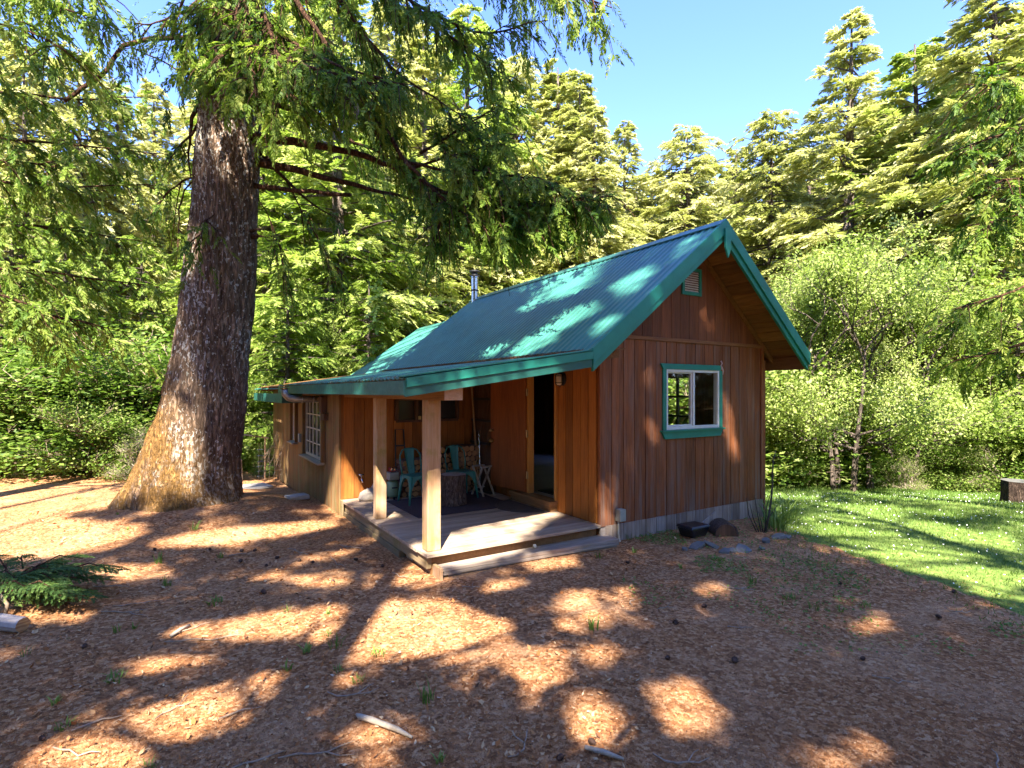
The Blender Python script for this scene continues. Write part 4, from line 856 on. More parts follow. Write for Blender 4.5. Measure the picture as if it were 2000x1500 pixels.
# ------------------------------------------------------------------ the big fir and its neighbours (limbs drawn one by one)
TRK = [(357, 985, 9.2), (372, 900, 9.2), (397, 800, 9.2), (412, 700, 9.2), (425, 600, 9.2), (433, 500, 9.2), (440, 400, 9.2), (446, 300, 9.2), (452, 200, 9.2), (456, 100, 9.2), (460, 0, 9.2), (468, -250, 9.2), (476, -600, 9.2), (482, -1000, 9.2), (486, -1500, 9.2)]
TRR = [104, 84, 71, 63, 62, 58, 55, 54, 52, 48, 45, 38, 28, 18, 6]
fx0, fy0 = P(357, 985, 9.2).x, 9.2; fz0 = gzf(fx0, fy0)
FIR = thing('old_fir', 'huge old fir with a lichen-spotted trunk and flared mossy base left of the cabin', 'tree', (fx0, fy0, fz0 - .1))
FO = np.array([fx0, fy0, fz0 - .1])
def trunk_mesh(parent, cen, rad, n=96, rows=170, mat=None, seed=1):
    cz = np.array([c[2] for c in cen]); zz = np.concatenate([np.linspace(cz[0] - .35, cz[0] + 2, 50), np.linspace(cz[0] + 2.05, 9.5, rows - 70), np.linspace(9.8, cz[-1], 20)])
    cx = np.interp(zz, cz, [c[0] for c in cen]); cy = np.interp(zz, cz, [c[1] for c in cen]); rr = np.interp(zz, cz, rad)
    cx[zz < cz[0]] = cen[0][0]; a = np.linspace(0, 2 * np.pi, n, endpoint=False); A_, Z_ = np.meshgrid(a, zz); rg = np.random.default_rng(seed)
    R_ = np.tile(rr[:, None], (1, n)).copy()
    h = np.clip(Z_ - cz[0], -.4, 9); R_ += .15 * np.exp(-np.maximum(h, -.3) / .24) * (.5 + .5 * np.cos(3 * A_ + 2.2) + .35 * np.cos(5 * A_ + .6))
    pl = np.zeros_like(R_)
    for k, (fa, fz) in enumerate(((22, 1.6), (34, 2.9), (46, 5.1), (14, .9), (28, 7.0))):
        ph = rg.uniform(0, 6.28); pl += np.abs(np.sin(fa * .5 * A_ * 2 / 2 + fz * Z_ + 1.2 * np.sin(2.1 * Z_ + ph) + ph)) / (1 + .35 * k)
    R_ += (pl / pl.max() - .5) * .10 * np.clip(R_ / .5, .15, 1.2)
    V = np.stack([cx[:, None] + R_ * np.cos(A_), cy[:, None] + R_ * np.sin(A_), Z_], -1).reshape(-1, 3)
    m = len(zz); i = (np.arange(m - 1)[:, None] * n + np.arange(n)[None]); j = (np.arange(m - 1)[:, None] * n + (np.arange(n)[None] + 1) % n)
    return link(bpy.data.objects.new('trunk', np_mesh('trunk', V, np.stack([i, j, j + n, i + n], -1).reshape(-1, 4), mat, smooth=True)), parent)
cen = [np.array(P(*q)) - FO for q in TRK]; trunk_mesh(FIR, cen, [r * 9.2 / F for r in TRR], mat=M['fir_bark'])
def spline(pts, n):
    pts = np.array(pts, float); m = len(pts); d = np.r_[0, np.cumsum(np.linalg.norm(np.diff(pts, axis=0), axis=1))]; t = np.linspace(0, d[-1], n)
    lin = np.stack([np.interp(t, d, pts[:, k]) for k in range(3)], 1)
    for _ in range(2): lin[1:-1] = .25 * lin[:-2] + .5 * lin[1:-1] + .25 * lin[2:]
    return lin, d[-1]
def limb(parent, off, px, Y0, Y1, r0, fol, dens, rng, acc, hang=.8, twl=.75, r1=None, bark_m='limb_bark', keep_off=None):
    """one limb through picture points at depths Y0..Y1; side branchlets with hanging needle sprays from fraction fol on"""
    n = len(px); pts = [np.array(P(x, y, Y0 + (Y1 - Y0) * i / (n - 1))) - off for i, (x, y) in enumerate(px)]
    ln, Lt = spline(pts, max(8, n * 3)); ln[1:-1] += rng.normal(0, .012, (len(ln) - 2, 3)); m = len(ln)
    tb = MB(); tb.tube([tuple(p) for p in ln], [r0 + ((r1 if r1 is not None else .008) - r0) * (i / (m - 1)) ** .8 for i in range(m)], 8, wob=.05)
    if fol < 1 and dens > 0:
        k = int(Lt * (1 - fol) * 7.5 * dens); ts = rng.uniform(fol, 1, k)
        for t_ in ts:
            i = t_ * (m - 1); a = int(min(i, m - 2)); p = ln[a] + (ln[a + 1] - ln[a]) * (i - a); ax = nrm(ln[a + 1] - ln[a]); sd = nrm(np.cross(ax, [0, 0, 1.])) * (1 if rng.uniform() < .5 else -1)
            Lb = twl * rng.uniform(.55, 1.25) * (1.15 - .45 * t_); d0 = nrm(ax * rng.uniform(.2, .9) + sd * rng.uniform(.2, 1) + np.array([0, 0, rng.uniform(-.5, .35)]))
            q = [p + d0 * Lb * s + np.array([0, 0, -hang * Lb * s * s]) for s in (0, .35, .7, 1)]
            if rng.uniform() < .75: tb.tube([tuple(x) for x in q], [.012, .009, .006, .003], 4, cap=False)
            ns = max(3, int(Lb * 8)); tone = rng.uniform(.15, .75)
            for s in rng.uniform(.1, 1, ns):
                b = p + d0 * Lb * s + np.array([0, 0, -hang * Lb * s * s]); dd = nrm(d0 + np.array([0, 0, -2 * hang * s])) ; s2 = nrm(np.cross(dd, rng.normal(0, 1, 3)))
                acc['B'].append(b); acc['D'].append(dd * rng.uniform(.4, 1) + s2 * rng.uniform(.3, .9) + np.array([0, 0, -.35 * hang])); acc['L'].append(rng.uniform(.16, .36)); acc['T'].append(np.clip(tone + rng.normal(0, .15), 0, 1))
    return tb.build('limb', M[bark_m], parent, smooth=True)
def newacc(): return dict(B=[], D=[], L=[], T=[])
def flush(parent, acc, mat, rng, n=26, leaf=.10, wid=.021, name='crown', ok=None):
    if ok is not None:
        k = [i for i, b in enumerate(acc['B']) if ok(b)]; acc = {q: [acc[q][i] for i in k] for q in acc}
    V, T = sprays(rng, np.array(acc['B']), np.array(acc['D']), np.array(acc['L']), n=n, leaf=leaf, wid=wid, droop=.25, tint=acc['T'], ang=(30, 60)); return add_crown(name, parent, V, T, mat)
rf = np.random.default_rng(5); ac = newacc()
FL_ = [
 ([(490, 268), (600, 280), (700, 297), (780, 330), (860, 375), (960, 410), (1060, 430)], 9.1, 8.2, .085, .48, 1.9),
 ([(488, 312), (600, 338), (700, 362), (790, 385), (890, 405)], 9.2, 9.4, .085, .6, .9),
 ([(486, 360), (590, 373), (684, 380)], 9.2, 9.0, .05, 1, 0),
 ([(495, 280), (560, 355), (610, 400), (665, 432)], 9.3, 10, .05, .7, .5),
 ([(495, 195), (560, 178), (600, 165), (680, 195), (745, 240), (800, 330), (860, 385), (920, 430), (980, 440), (1050, 445)], 8.9, 7.6, .075, .3, 1.3),
 ([(495, 195), (580, 215), (660, 260), (740, 300), (830, 320)], 9.3, 10.2, .07, .25, 1.0),
 ([(470, -120), (560, -30), (640, 95), (700, 180), (770, 225)], 9.0, 8.2, .07, .15, 1.3),
 ([(475, -160), (620, -60), (700, 50), (760, 130), (830, 180), (910, 230)], 9.0, 8.4, .07, .2, 1.2),
 ([(478, -220), (640, -110), (780, -10), (860, 35), (930, 68), (1000, 60), (1070, 40)], 9, 7.8, .06, .3, 1.25),
 ([(480, -300), (800, -170), (1000, -70), (1100, -15), (1195, 15)], 9, 7.6, .06, .4, 1.5),
 ([(478, -250), (700, -90), (850, 50), (930, 105), (990, 150)], 9, 8.4, .06, .3, 1.2),
 ([(478, -330), (760, -230), (950, -110), (1080, -40)], 9.2, 9.0, .06, .3, 1.3),
 ([(430, 73), (378, 73), (300, 75), (236, 85), (200, 150), (125, 197)], 9, 8.5, .042, 1, 0),
 ([(425, 165), (395, 160), (320, 120), (240, 85)], 9, 8.6, .022, .8, .3),
 ([(420, 175), (375, 220), (366, 330), (372, 345)], 9, 8.8, .05, .5, .5),
 ([(420, 195), (380, 250), (350, 290), (330, 310)], 9, 8.7, .04, .5, .6),
 ([(415, 345), (375, 345), (330, 370), (290, 425)], 9, 8.7, .022, .3, .4),
 ([(430, 340), (370, 350), (340, 420), (372, 500)], 9, 8.8, .018, .5, .4),
 ([(465, -60), (480, 40), (490, 110), (500, 190)], 8.9, 7.7, .05, .3, 1.3),
 ([(462, -100), (400, -10), (350, 30), (300, 50), (265, 45)], 9, 8.2, .05, .25, 1.0),
 ([(470, 0), (560, 80), (640, 120), (720, 150), (800, 165)], 8.8, 7.6, .05, .2, 1.3),
 ([(470, 60), (560, 120), (640, 140), (740, 165)], 8.6, 7.3, .05, .15, 1.3),
 ([(780, 310), (860, 335), (940, 335), (1040, 345), (1140, 385)], 8.4, 7.7, .03, .25, 3.0), ([(860, 375), (930, 385), (1010, 395), (1090, 400)], 8.3, 7.9, .025, .1, 2.6), ([(820, 300), (880, 260), (940, 230), (980, 200)], 8.4, 8.0, .025, .2, 1.8),
 ([(800, 330), (900, 300), (960, 285), (1020, 265)], 8.4, 7.9, .025, .2, 2.0),
 ([(850, 375), (862, 430), (850, 480)], 8.3, 8.2, .025, .1, 2.0),
 ([(940, 400), (1030, 400), (1100, 395), (1175, 385)], 8.0, 7.6, .022, .1, 2.6),
 ([(455, -20), (440, 60), (410, 90), (385, 100)], 8.8, 8.2, .03, .2, 1.2),
 ([(445, 400), (400, 430), (395, 470)], 8.8, 8.5, .015, .2, .8),
 ([(560, 355), (600, 430), (640, 500), (690, 560)], 9.6, 10, .015, .2, .7),
 ([(500, 370), (540, 460), (560, 540)], 9.3, 9.5, .012, .2, .8),
 ([(470, -200), (560, -100), (600, 0), (610, 90)], 9.1, 9.8, .05, .3, 1.0),
 ([(465, -300), (300, -220), (180, -120), (80, -60)], 9.2, 9.0, .05, .3, 1.2),
 ([(462, -90), (440, 20), (418, 90), (428, 150)], 8.7, 8.0, .035, .15, 1.1), ([(470, -60), (458, 40), (468, 120), (480, 170)], 8.7, 8.0, .03, .15, 1.3), ([(480, -60), (520, 40), (545, 120), (560, 190)], 8.7, 7.9, .035, .15, 2.0), ([(455, -60), (400, 20), (372, 60), (350, 110)], 8.8, 8.3, .03, .2, 1.6),
 ([(490, 462), (515, 462)], 9.2, 9.1, .05, 1, 0), ([(490, 452), (508, 447)], 9.1, 8.9, .03, 1, 0)]
for px, a, b, r, fo, de in FL_: limb(FIR, FO, px, a, b, r, fo, de * 1.55, rf, ac, r1=.03 if fo == 1 and len(px) > 2 else None)
for i in range(26):      # the rest of the crown above the frame
    h = 9.5 + i * .6; az = i * 2.4; L_ = 4.2 * (1 - (h - 9.5) / 17) + .4; o = np.array([np.interp(h, [c[2] for c in cen], [c[0] for c in cen]), np.interp(h, [c[2] for c in cen], [c[1] for c in cen]), h])
    tb = MB(); hd = np.array([math.cos(az), math.sin(az), .1]); tb.tube([tuple(o), tuple(o + hd * L_ * .5), tuple(o + hd * L_ + [0, 0, -.25 * L_])], [.06, .04, .01], 6); tb.build('limb', M['limb_bark'], FIR, smooth=True)
    for t_ in rf.uniform(.15, 1, int(L_ * 6)):
        s = rf.choice([-1, 1]); ac['B'].append(o + hd * L_ * t_ + np.array([-hd[1], hd[0], 0]) * s * rf.uniform(0, .5) + [0, 0, -.25 * L_ * t_ * t_ - rf.uniform(0, .3)]); ac['D'].append(hd + np.array([-hd[1], hd[0], -.6]) * s * .8); ac['L'].append(rf.uniform(.4, .8)); ac['T'].append(rf.uniform(.2, .7))
def above_roof(b):      # boughs end clear of the ridge and the stove pipe
    q = np.array(b) + FO; x = 1000 + F * q[0] / q[1]; y = V0 - F * (q[2] - HC) / q[1]
    return y < np.interp(x, [500, 620, 840, 870, 960, 1000, 1100, 1180, 1190], [640, 600, 545, 505, 490, 492, 470, 420, 200]) or q[2] > 9
flush(FIR, ac, M['fir_leaf'], rf, ok=above_roof)
m_ = MB(); p = np.array(P(697, 182, 8.2)) - FO
for i in range(9): m_.tube([tuple(p + rf.normal(0, .02, 3)), tuple(p + np.array([rf.normal(0, .03), 0, -.25])), tuple(p + np.array([rf.normal(0, .025), 0, -rf.uniform(.35, .5)]))], [.008, .012, .003], 5)
m_.build('moss_strand', M['pale_wood'], FIR)
# neighbour whose boughs enter at the top left, its trunk just outside the frame
def side_tree(name, label, tx, Y, limbs, mat, rng, leaf=.11, wid=.026, top=16, n=24, dens=1.15, bare=0):
    b = P(tx, 900, Y); b.z = gzf(b.x, b.y) - .1; t = thing(name, label, 'tree', b); off = np.array(b); tb = MB(); tb.tube([(0, 0, 0), (.05, 0, 3), (.0, .05, 8), (.05, 0, top)], [.36, .28, .2, .03], 14, wob=.04); tb.build('trunk', M['trunk_bark'], t, smooth=True); a = newacc()
    for px, y0, y1, r, fo, de in limbs: limb(t, off, px, y0, y1, r, fo, de * dens, rng, a, hang=.6, twl=.9)
    flush(t, a, mat, rng, n=n, leaf=leaf, wid=wid); return t
rs = np.random.default_rng(21)
side_tree('fir_tree', 'fir reaching in at the upper left with long drooping boughs', -340, 8.2, [
 ([(-340, -60), (-50, -20), (80, 5), (180, 30), (240, 62)], 8.2, 7.6, .05, .35, 1.3), ([(-340, 20), (-60, 30), (60, 60), (130, 100)], 8.2, 7.4, .05, .4, 1.3), ([(-340, -20), (0, -30), (120, -40), (215, -10)], 8.2, 8.0, .05, .35, 1.2),
 ([(-340, 150), (0, 180), (120, 195), (285, 190)], 8.2, 9.6, .05, .4, 1.3), ([(-340, 260), (0, 270), (140, 280), (300, 300)], 8.2, 10.0, .05, .4, 1.2), ([(-340, 360), (-20, 350), (150, 370), (290, 360)], 8.2, 10.3, .05, .4, 1.2),
 ([(-340, 440), (-20, 430), (130, 450), (270, 470)], 8.2, 10.6, .05, .35, 1.3), ([(-340, 530), (0, 520), (150, 540), (310, 560)], 8.2, 10.8, .05, .35, 1.3), ([(-340, 600), (0, 600), (130, 620), (250, 650)], 8.2, 10.8, .05, .35, 1.3), ([(-340, 330), (-60, 300), (60, 320), (150, 330)], 8.2, 9.0, .05, .3, 1.2), ([(-340, 520), (-60, 560), (60, 590), (130, 640)], 8.2, 9.0, .04, .3, 1.2)], M['mid_fir'], rs)
side_tree('fir_tree', 'fir at the right edge with dark boughs reaching into the frame', 2190, 8.8, [
 ([(2190, 60), (2060, 130), (1960, 170), (1885, 165)], 8.8, 8.2, .05, .35, 1.5), ([(2190, 180), (2040, 240), (1950, 265), (1890, 285)], 8.8, 8.3, .05, .35, 1.3), ([(2190, 330), (2050, 400), (1960, 430), (1890, 440)], 8.8, 8.4, .05, .35, 1.4),
 ([(2190, 480), (2050, 540), (1940, 585), (1860, 605)], 8.8, 8.6, .05, .35, 1.2), ([(2190, 560), (2060, 640), (1960, 690), (1880, 700)], 8.8, 8.8, .05, .4, 1.0), ([(2190, 250), (2080, 330), (2000, 350), (1950, 350)], 8.8, 8.0, .04, .3, 1.3)], M['fir_leaf'], rs)

# ------------------------------------------------------------------ background forest
def place_at(o, x, Y, label, ht=None, top=None, base_h=20., cat='tree', group=None, wide=1.0, rz=None):
    X = (x - 1000) / F * Y; z = gzf(X, Y); r = random.Random(int(x * 7 + Y * 13))
    if top is not None: ht = HC + (V0 - top) / F * Y - z
    s = ht / base_h; o.location = (X, Y, z - .1); o.rotation_euler = (0, 0, r.uniform(0, 6.28) if rz is None else rz); o.scale = (s * wide, s * wide, s); tag(o, label, cat, group)
rb_ = np.random.default_rng(33)
CV = []
for i, kw in enumerate((dict(Ht=20, R=3.6, nb=200, power=.8, gap=.05, base=.05), dict(Ht=20, R=3.0, nb=175, power=.9, gap=.15, irregular=.45, base=.08), dict(Ht=20, R=4.2, nb=205, power=.62, droop=.3, base=.05), dict(Ht=20, R=3.3, nb=155, base=.16, gap=.2, irregular=.5, power=.7))):
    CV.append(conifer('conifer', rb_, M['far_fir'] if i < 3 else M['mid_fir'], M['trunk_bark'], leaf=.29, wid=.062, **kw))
used = [False] * 4
def con(v, x, Y, top, label, wide=1.0, mat=None):
    wide *= 1.38 if x > 380 else 1.15
    if not used[v]: o = CV[v]; used[v] = True
    else: o = copy_tree(CV[v])
    place_at(o, x, Y, label, top=top, wide=wide, group='conifers of the forest edge'); return o
BT = [(1, 1650, 27, 38, 1.0, 'tall slender conifer whose tip stands alone against the sky right of the roof'), (3, 1806, 25, 72, 1.1, 'tall gappy conifer with a visible dark trunk next right of the slender one'), (0, 1945, 22, -90, 1.0, 'tallest pale conifer by the right edge, its top out of frame'), (2, 1500, 31, 222, .9, 'broad conifer with a blunt top left of the slender one'),
 (2, 1352, 36, 243, .95, 'rounded pale conifer standing behind the roof peak'), (0, 1215, 38, 240, .8, 'narrow conifer in the dip of the treeline left of the roof peak'), (0, 1127, 31, 150, .9, 'pale pointed conifer left of the open sky, second tip from the sky'), (1, 1098, 33, 122, 1.1, 'pale conifer with the highest tip beside the fir boughs'), (2, 1010, 34, 105, .9, 'bushy pale conifer half hidden by the fir boughs above the chimney'), (0, 1158, 29, 212, .8, 'short pale conifer at the left rim of the open sky'),
 (3, 905, 30, 30, 1.0, 'conifer with a bare lower trunk behind the stove pipe'), (1, 840, 26, 60, 1.0, 'conifer behind the middle of the hanging fir boughs'), (3, 668, 21, -40, 1.0, 'conifer with a pale bark-stripped trunk behind the broken limb'), (2, 760, 31, 10, .9, 'broad conifer behind the left end of the roof'), (0, 590, 27, -60, .9, 'conifer seen just right of the big trunk'), (3, 530, 23, 20, .9, 'conifer with dark trunk above the wing roof'),
 (0, 305, 34, 160, .9, 'pale conifer just left of the big trunk, below the blue gap'), (2, 165, 27, 95, .9, 'wide pale conifer on the left below the blue gap'), (0, 55, 22, 85, .9, 'pale conifer at the left edge of the frame'), (1, 235, 29, 170, 1.0, 'thin conifer between the two pale left ones'), (2, -60, 25, 0, 1.0, 'large conifer cut by the left edge'), (1, 1430, 40, 285, .9, 'small distant conifer between the broad and the rounded one'), (1, 1580, 36, 250, .9, 'distant conifer close left of the slender one'), (2, 1720, 34, 230, .9, 'conifer filling the gap between the slender and the gappy one'), (0, 1880, 32, 110, .9, 'pale conifer behind the two tall right ones'), (3, 1980, 30, 60, .9, 'farther conifer behind the right edge tree'), (1, 1280, 42, 330, .9, 'low distant conifer in the lowest notch of the treeline'), (2, 450, 36, 90, .9, 'conifer mostly hidden behind the big trunk')]
for v, x, Y, top, wd, lab in BT: con(v, x, Y, top, lab, wd)
k = 0
WH = ['behind the left shrubs', 'behind the big trunk', 'behind the wing roof', 'behind the roof ridge', 'behind the roof peak', 'behind the right broadleaf tree', 'at the far right']
for Y in (44, 56):
    for x in range(-120, 2250, 120):
        xx = x + random.uniform(-50, 50); wi = WH[min(6, int(max(0, xx) / 300))]
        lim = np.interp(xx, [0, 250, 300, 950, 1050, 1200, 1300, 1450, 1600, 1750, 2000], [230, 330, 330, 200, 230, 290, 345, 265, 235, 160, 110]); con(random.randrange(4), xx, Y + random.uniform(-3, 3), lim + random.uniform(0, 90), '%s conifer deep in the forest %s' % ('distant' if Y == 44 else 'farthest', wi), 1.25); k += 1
# young dense conifers filling under the tall ones
YC = conifer('young_conifer', rb_, M['mid_fir'], M['trunk_bark'], Ht=9, R=2.8, nb=100, base=.03, leaf=.22, wid=.05, power=.75)
yl = [(560, 17, 520, 'young conifer behind the vent pipe'), (720, 18, 540, 'young conifer over the left end of the roof'), (800, 22, 560, 'young conifer left of the stove pipe'), (640, 20, 470, 'taller young conifer above the wing'), (130, 17, 420, 'young conifer behind the left shrubs'), (280, 19, 460, 'young conifer close behind the big trunk'), (20, 15, 380, 'young conifer at the left edge over the shrubs'), (1780, 21, 560, 'young conifer right of the broadleaf tree'), (1900, 19, 500, 'young conifer under the right edge boughs'), (1985, 17, 560, 'young conifer at the right edge behind the stump'), (880, 24, 590, 'young conifer just behind the stove pipe')]
for i, (x, Y, top, lab) in enumerate(yl): place_at(YC if i == 0 else copy_tree(YC), x, Y, lab, top=top, base_h=9., group='young conifers at the forest edge')
# broadleaf trees on the right
BLa = broadleaf('broadleaf_tree', rb_, 9, 3.0, 42000, .115, 4, .3, M['leaf'], M['trunk_bark']); BLb = broadleaf('broadleaf_tree', rb_, 9, 2.6, 32000, .115, 3, .4, M['leaf'], M['trunk_bark'])
BLc = broadleaf('broadleaf_tree', rb_, 9, 1.9, 15000, .12, 2, .45, M['leaf'], M['trunk_bark'], tone=(.45, 1), squash=1.5)
bl = [(BLc, 1525, 17.0, 545, 1.0, 'airy pale broadleaf sapling tree by the right roof corner'), (BLc, 1712, 16.6, 480, 1.0, 'airy narrow broadleaf tree right beside the forked one'), (BLc, 1820, 17.2, 560, 1.0, 'narrow pale broadleaf tree between the leaning one and the stump'), (BLa, 1648, 15.6, 455, .95, 'leafy broadleaf tree with forked trunks on the far side of the lawn'), (BLa, 1765, 17.5, 500, 1.1, 'brighter broadleaf tree leaning out right of the forked one'), (BLb, 1590, 17.5, 500, .9, 'broadleaf tree with slim trunks between the cabin and the forked one'), (BLb, 1545, 18.5, 610, .9, 'low broadleaf tree beside the right roof corner'), (BLb, 1855, 18, 570, 1.0, 'broadleaf tree with thin pale trunk left of the stump'), (BLa, 1950, 19, 600, 1.0, 'broadleaf tree behind the lawn stump'), (BLb, 640, 19, 590, .8, 'broadleaf tree above the wing roof')]
sn = set()
for o, x, Y, top, wd, lab in bl:
    if o.name in sn: o = copy_tree(o)
    else: sn.add(o.name)
    place_at(o, x, Y, lab, top=top, base_h=9., wide=wd, group='broadleaf trees by the lawn' if x > 1000 else None)
# shrubs
SHa = broadleaf('shrub', rb_, 2.2, 1.5, 22000, .052, 5, .1, M['shrub_leaf'], M['twig'], squash=.7); SHb = broadleaf('shrub', rb_, 2.2, 1.4, 15000, .062, 6, .1, M['shrub_leaf'], M['twig'], tone=(.35, .9)); SHc = broadleaf('shrub', rb_, 2.2, 1.3, 5500, .05, 7, .1, M['shrub_leaf'], M['pale_bark'], tone=(.4, 1))
sh = [(SHa, 30, 14.2, 700, 1.2, 'big dark shrub at the left edge'), (SHa, 120, 14.8, 660, 1.2, 'tall dark shrub second from the left edge'), (SHb, 205, 13.4, 770, .9, 'pale arching shrub in the sun left of the big trunk'), (SHc, 275, 13.0, 820, .9, 'twiggy dry shrub nearest the big trunk'), (SHc, 60, 13.2, 840, .8, 'low twiggy shrub before the left dark ones'), (SHa, 250, 15.6, 640, 1.1, 'tall shrub behind the pale arching one'), (SHa, -60, 14.5, 650, 1.1, 'shrub cut by the left edge'), (SHb, 500, 16.5, 800, .8, 'shrub between the big trunk and the wing'), (SHb, 530, 15.0, 850, .6, 'small shrub by the trellis'), (SHa, 480, 19.0, 720, 1.0, 'dark shrub behind the big trunk near the wing'), (SHa, 370, 17, 700, 1.2, 'shrub hidden behind the big trunk'),
 (SHb, 1530, 17.6, 840, .8, 'bright shrub beside the cabin corner across the lawn'), (SHa, 1590, 18.6, 885, 1.0, 'shrub under the slim broadleaf trunks'), (SHb, 1690, 17.8, 895, .8, 'shrub right of the forked trunks'), (SHa, 1740, 17.4, 880, .9, 'dark shrub under the leaning broadleaf tree'), (SHc, 1770, 16.6, 880, .8, 'reddish dry shrub on the lawn edge'), (SHa, 1830, 17.0, 850, .9, 'round shrub left of the thin pale trunk'), (SHb, 1885, 16.6, 850, .8, 'bright shrub left of the lawn stump'), (SHc, 1925, 16.2, 850, .9, 'twiggy pale shrub just left of the lawn stump'), (SHa, 1985, 16.8, 790, 1.0, 'tall shrub behind the lawn stump'), (SHa, 1660, 19.5, 880, 1.1, 'shrub behind the forked trunks'), (SHa, 2060, 16, 780, 1.0, 'shrub cut by the right edge'), (SHb, 1310, 18.5, 690, 1.2, 'bright shrub behind the cabin seen through the left pane'), (SHa, 1250, 20, 690, 1.2, 'shrub hidden behind the cabin, nearest the ridge'), (SHb, 1370, 18.5, 690, 1.2, 'shrub behind the cabin right of the bright one'), (SHb, 1430, 18.5, 720, 1.2, 'shrub behind the right eave of the cabin'), (SHa, 1480, 19.5, 700, 1.2, 'shrub behind the right corner of the cabin')]
sn = set()
for o, x, Y, top, wd, lab in sh:
    if o.name in sn: o = copy_tree(o)
    else: sn.add(o.name)
    place_at(o, x, Y, lab, top=top, base_h=2.2, wide=wd, cat='shrub', group='shrubs along the forest edge')

# ------------------------------------------------------------------ unseen trees behind the viewpoint, crowns shaped to dapple the clearing
def inpoly(px, py, poly):
    c = np.zeros(px.shape, bool); n = len(poly)
    for i in range(n):
        x0, y0 = poly[i]; x1, y1 = poly[(i + 1) % n]; k = ((y0 > py) != (y1 > py)) & (px < (x1 - x0) * (py - y0) / ((y1 - y0) + 1e-9) + x0); c ^= k
    return c
LIT_G = [[(430, 1335), (640, 1292), (800, 1325), (640, 1372)], [(600, 1450), (760, 1405), (860, 1440), (720, 1510)], [(1130, 1262), (1240, 1252), (1262, 1300), (1150, 1312)], [(560, 1130), (660, 1112), (690, 1140), (600, 1150)], [(980, 1290), (1100, 1250), (1130, 1320), (1030, 1350)], [(240, 1290), (420, 1270), (400, 1310), (260, 1330)], [(-80, 1000), (130, 1000), (290, 1018), (285, 1058), (110, 1088), (-80, 1090)], [(-80, 930), (230, 930), (260, 960), (120, 985), (-80, 975)], [(330, 1042), (430, 1030), (520, 1022), (660, 1010), (655, 1030), (540, 1050), (400, 1066), (300, 1066)], [(165, 1105), (330, 1098), (345, 1126), (240, 1132)],
 [(330, 1225), (560, 1190), (700, 1178), (870, 1168), (1000, 1215), (1015, 1285), (880, 1312), (700, 1290), (610, 1245), (450, 1250), (340, 1262)], [(1090, 1150), (1240, 1148), (1262, 1190), (1130, 1240), (1075, 1210)], [(1245, 1335), (1350, 1318), (1425, 1400), (1405, 1442), (1300, 1432)], [(1085, 1340), (1180, 1335), (1235, 1420), (1160, 1470), (1100, 1420)],
 [(90, 1445), (400, 1345), (520, 1390), (360, 1470), (180, 1530), (-60, 1560)], [(695, 1140), (830, 1082), (850, 1138), (720, 1154)], [(1020, 1092), (1130, 1084), (1132, 1106), (1030, 1113)], [(1650, 1208), (1742, 1200), (1745, 1238), (1660, 1246)], [(940, 1142), (1015, 1128), (1030, 1140), (960, 1156)], [(1360, 1140), (1420, 1135), (1430, 1170), (1370, 1170)], [(560, 1090), (700, 1070), (700, 1085), (580, 1105)], [(20, 1180), (170, 1170), (180, 1215), (40, 1225)], [(1540, 1480), (1700, 1420), (1750, 1480), (1620, 1530)], [(1000, 1350), (1040, 1340), (1060, 1400), (1010, 1400)], [(1210, 1200), (1260, 1195), (1270, 1225), (1215, 1230)],
 [(1600, 985), (1760, 990), (1780, 1010), (1640, 1012)], [(1500, 965), (2000, 960), (2000, 985), (1500, 978)], [(1560, 1015), (1700, 1035), (1760, 1060), (1640, 1060)], [(1760, 1010), (1990, 1050), (1990, 1075), (1800, 1050)], [(1700, 1075), (1900, 1090), (1990, 1140), (1990, 1190), (1850, 1130), (1720, 1100)]]
LIT_D = [[(850, 1090), (864, 1076), (887, 1034), (905, 1028), (1000, 1010), (1090, 993), (1110, 1005), (1060, 1022), (1030, 1045), (1018, 1062), (930, 1080), (850, 1098)]]
LIT_W = [[(1213, 880), (1232, 872), (1247, 905), (1244, 925), (1222, 918)], [(1398, 780), (1420, 775), (1432, 820), (1440, 880), (1420, 870), (1402, 830)], [(1242, 710), (1262, 705), (1280, 760), (1262, 770)], [(1355, 590), (1372, 592), (1385, 640), (1388, 664), (1370, 660)], [(1380, 590), (1392, 600), (1398, 650), (1388, 650)], [(1168, 960), (1205, 900), (1208, 1000), (1204, 1055), (1168, 1050)], [(1250, 830), (1280, 820), (1290, 870), (1262, 878)], [(1458, 770), (1474, 780), (1480, 800), (1466, 800)], [(1405, 880), (1440, 870), (1450, 900), (1420, 910)], [(1245, 690), (1262, 688), (1270, 712), (1246, 712)], [(1300, 850), (1330, 846), (1330, 858), (1300, 860)]]
LIT_P = [[(826, 905), (840, 890), (866, 875), (870, 1090), (826, 1085)], [(726, 910), (740, 905), (752, 950), (757, 1015), (726, 1012)]]
LIT_R = [[(925, 692), (985, 655), (1003, 672), (950, 702)], [(985, 692), (1050, 640), (1112, 620), (1085, 668), (1015, 700)], [(1060, 622), (1150, 588), (1182, 600), (1112, 642)], [(1150, 642), (1200, 600), (1216, 620), (1160, 672)], [(1185, 562), (1262, 518), (1292, 522), (1222, 592)], [(1010, 602), (1050, 578), (1062, 590), (1020, 622)], [(950, 662), (990, 640), (990, 652), (955, 674)], [(1330, 470), (1400, 440), (1380, 470), (1300, 520)]]
LIT_X = [[(545, 880), (568, 860), (572, 945), (552, 935)], [(628, 985), (655, 865), (670, 905), (668, 1015), (640, 1010)], [(592, 900), (606, 900), (606, 930), (592, 925)]]
LIT_Y = [[(662, 885), (684, 905), (712, 962), (712, 985), (660, 988)]]
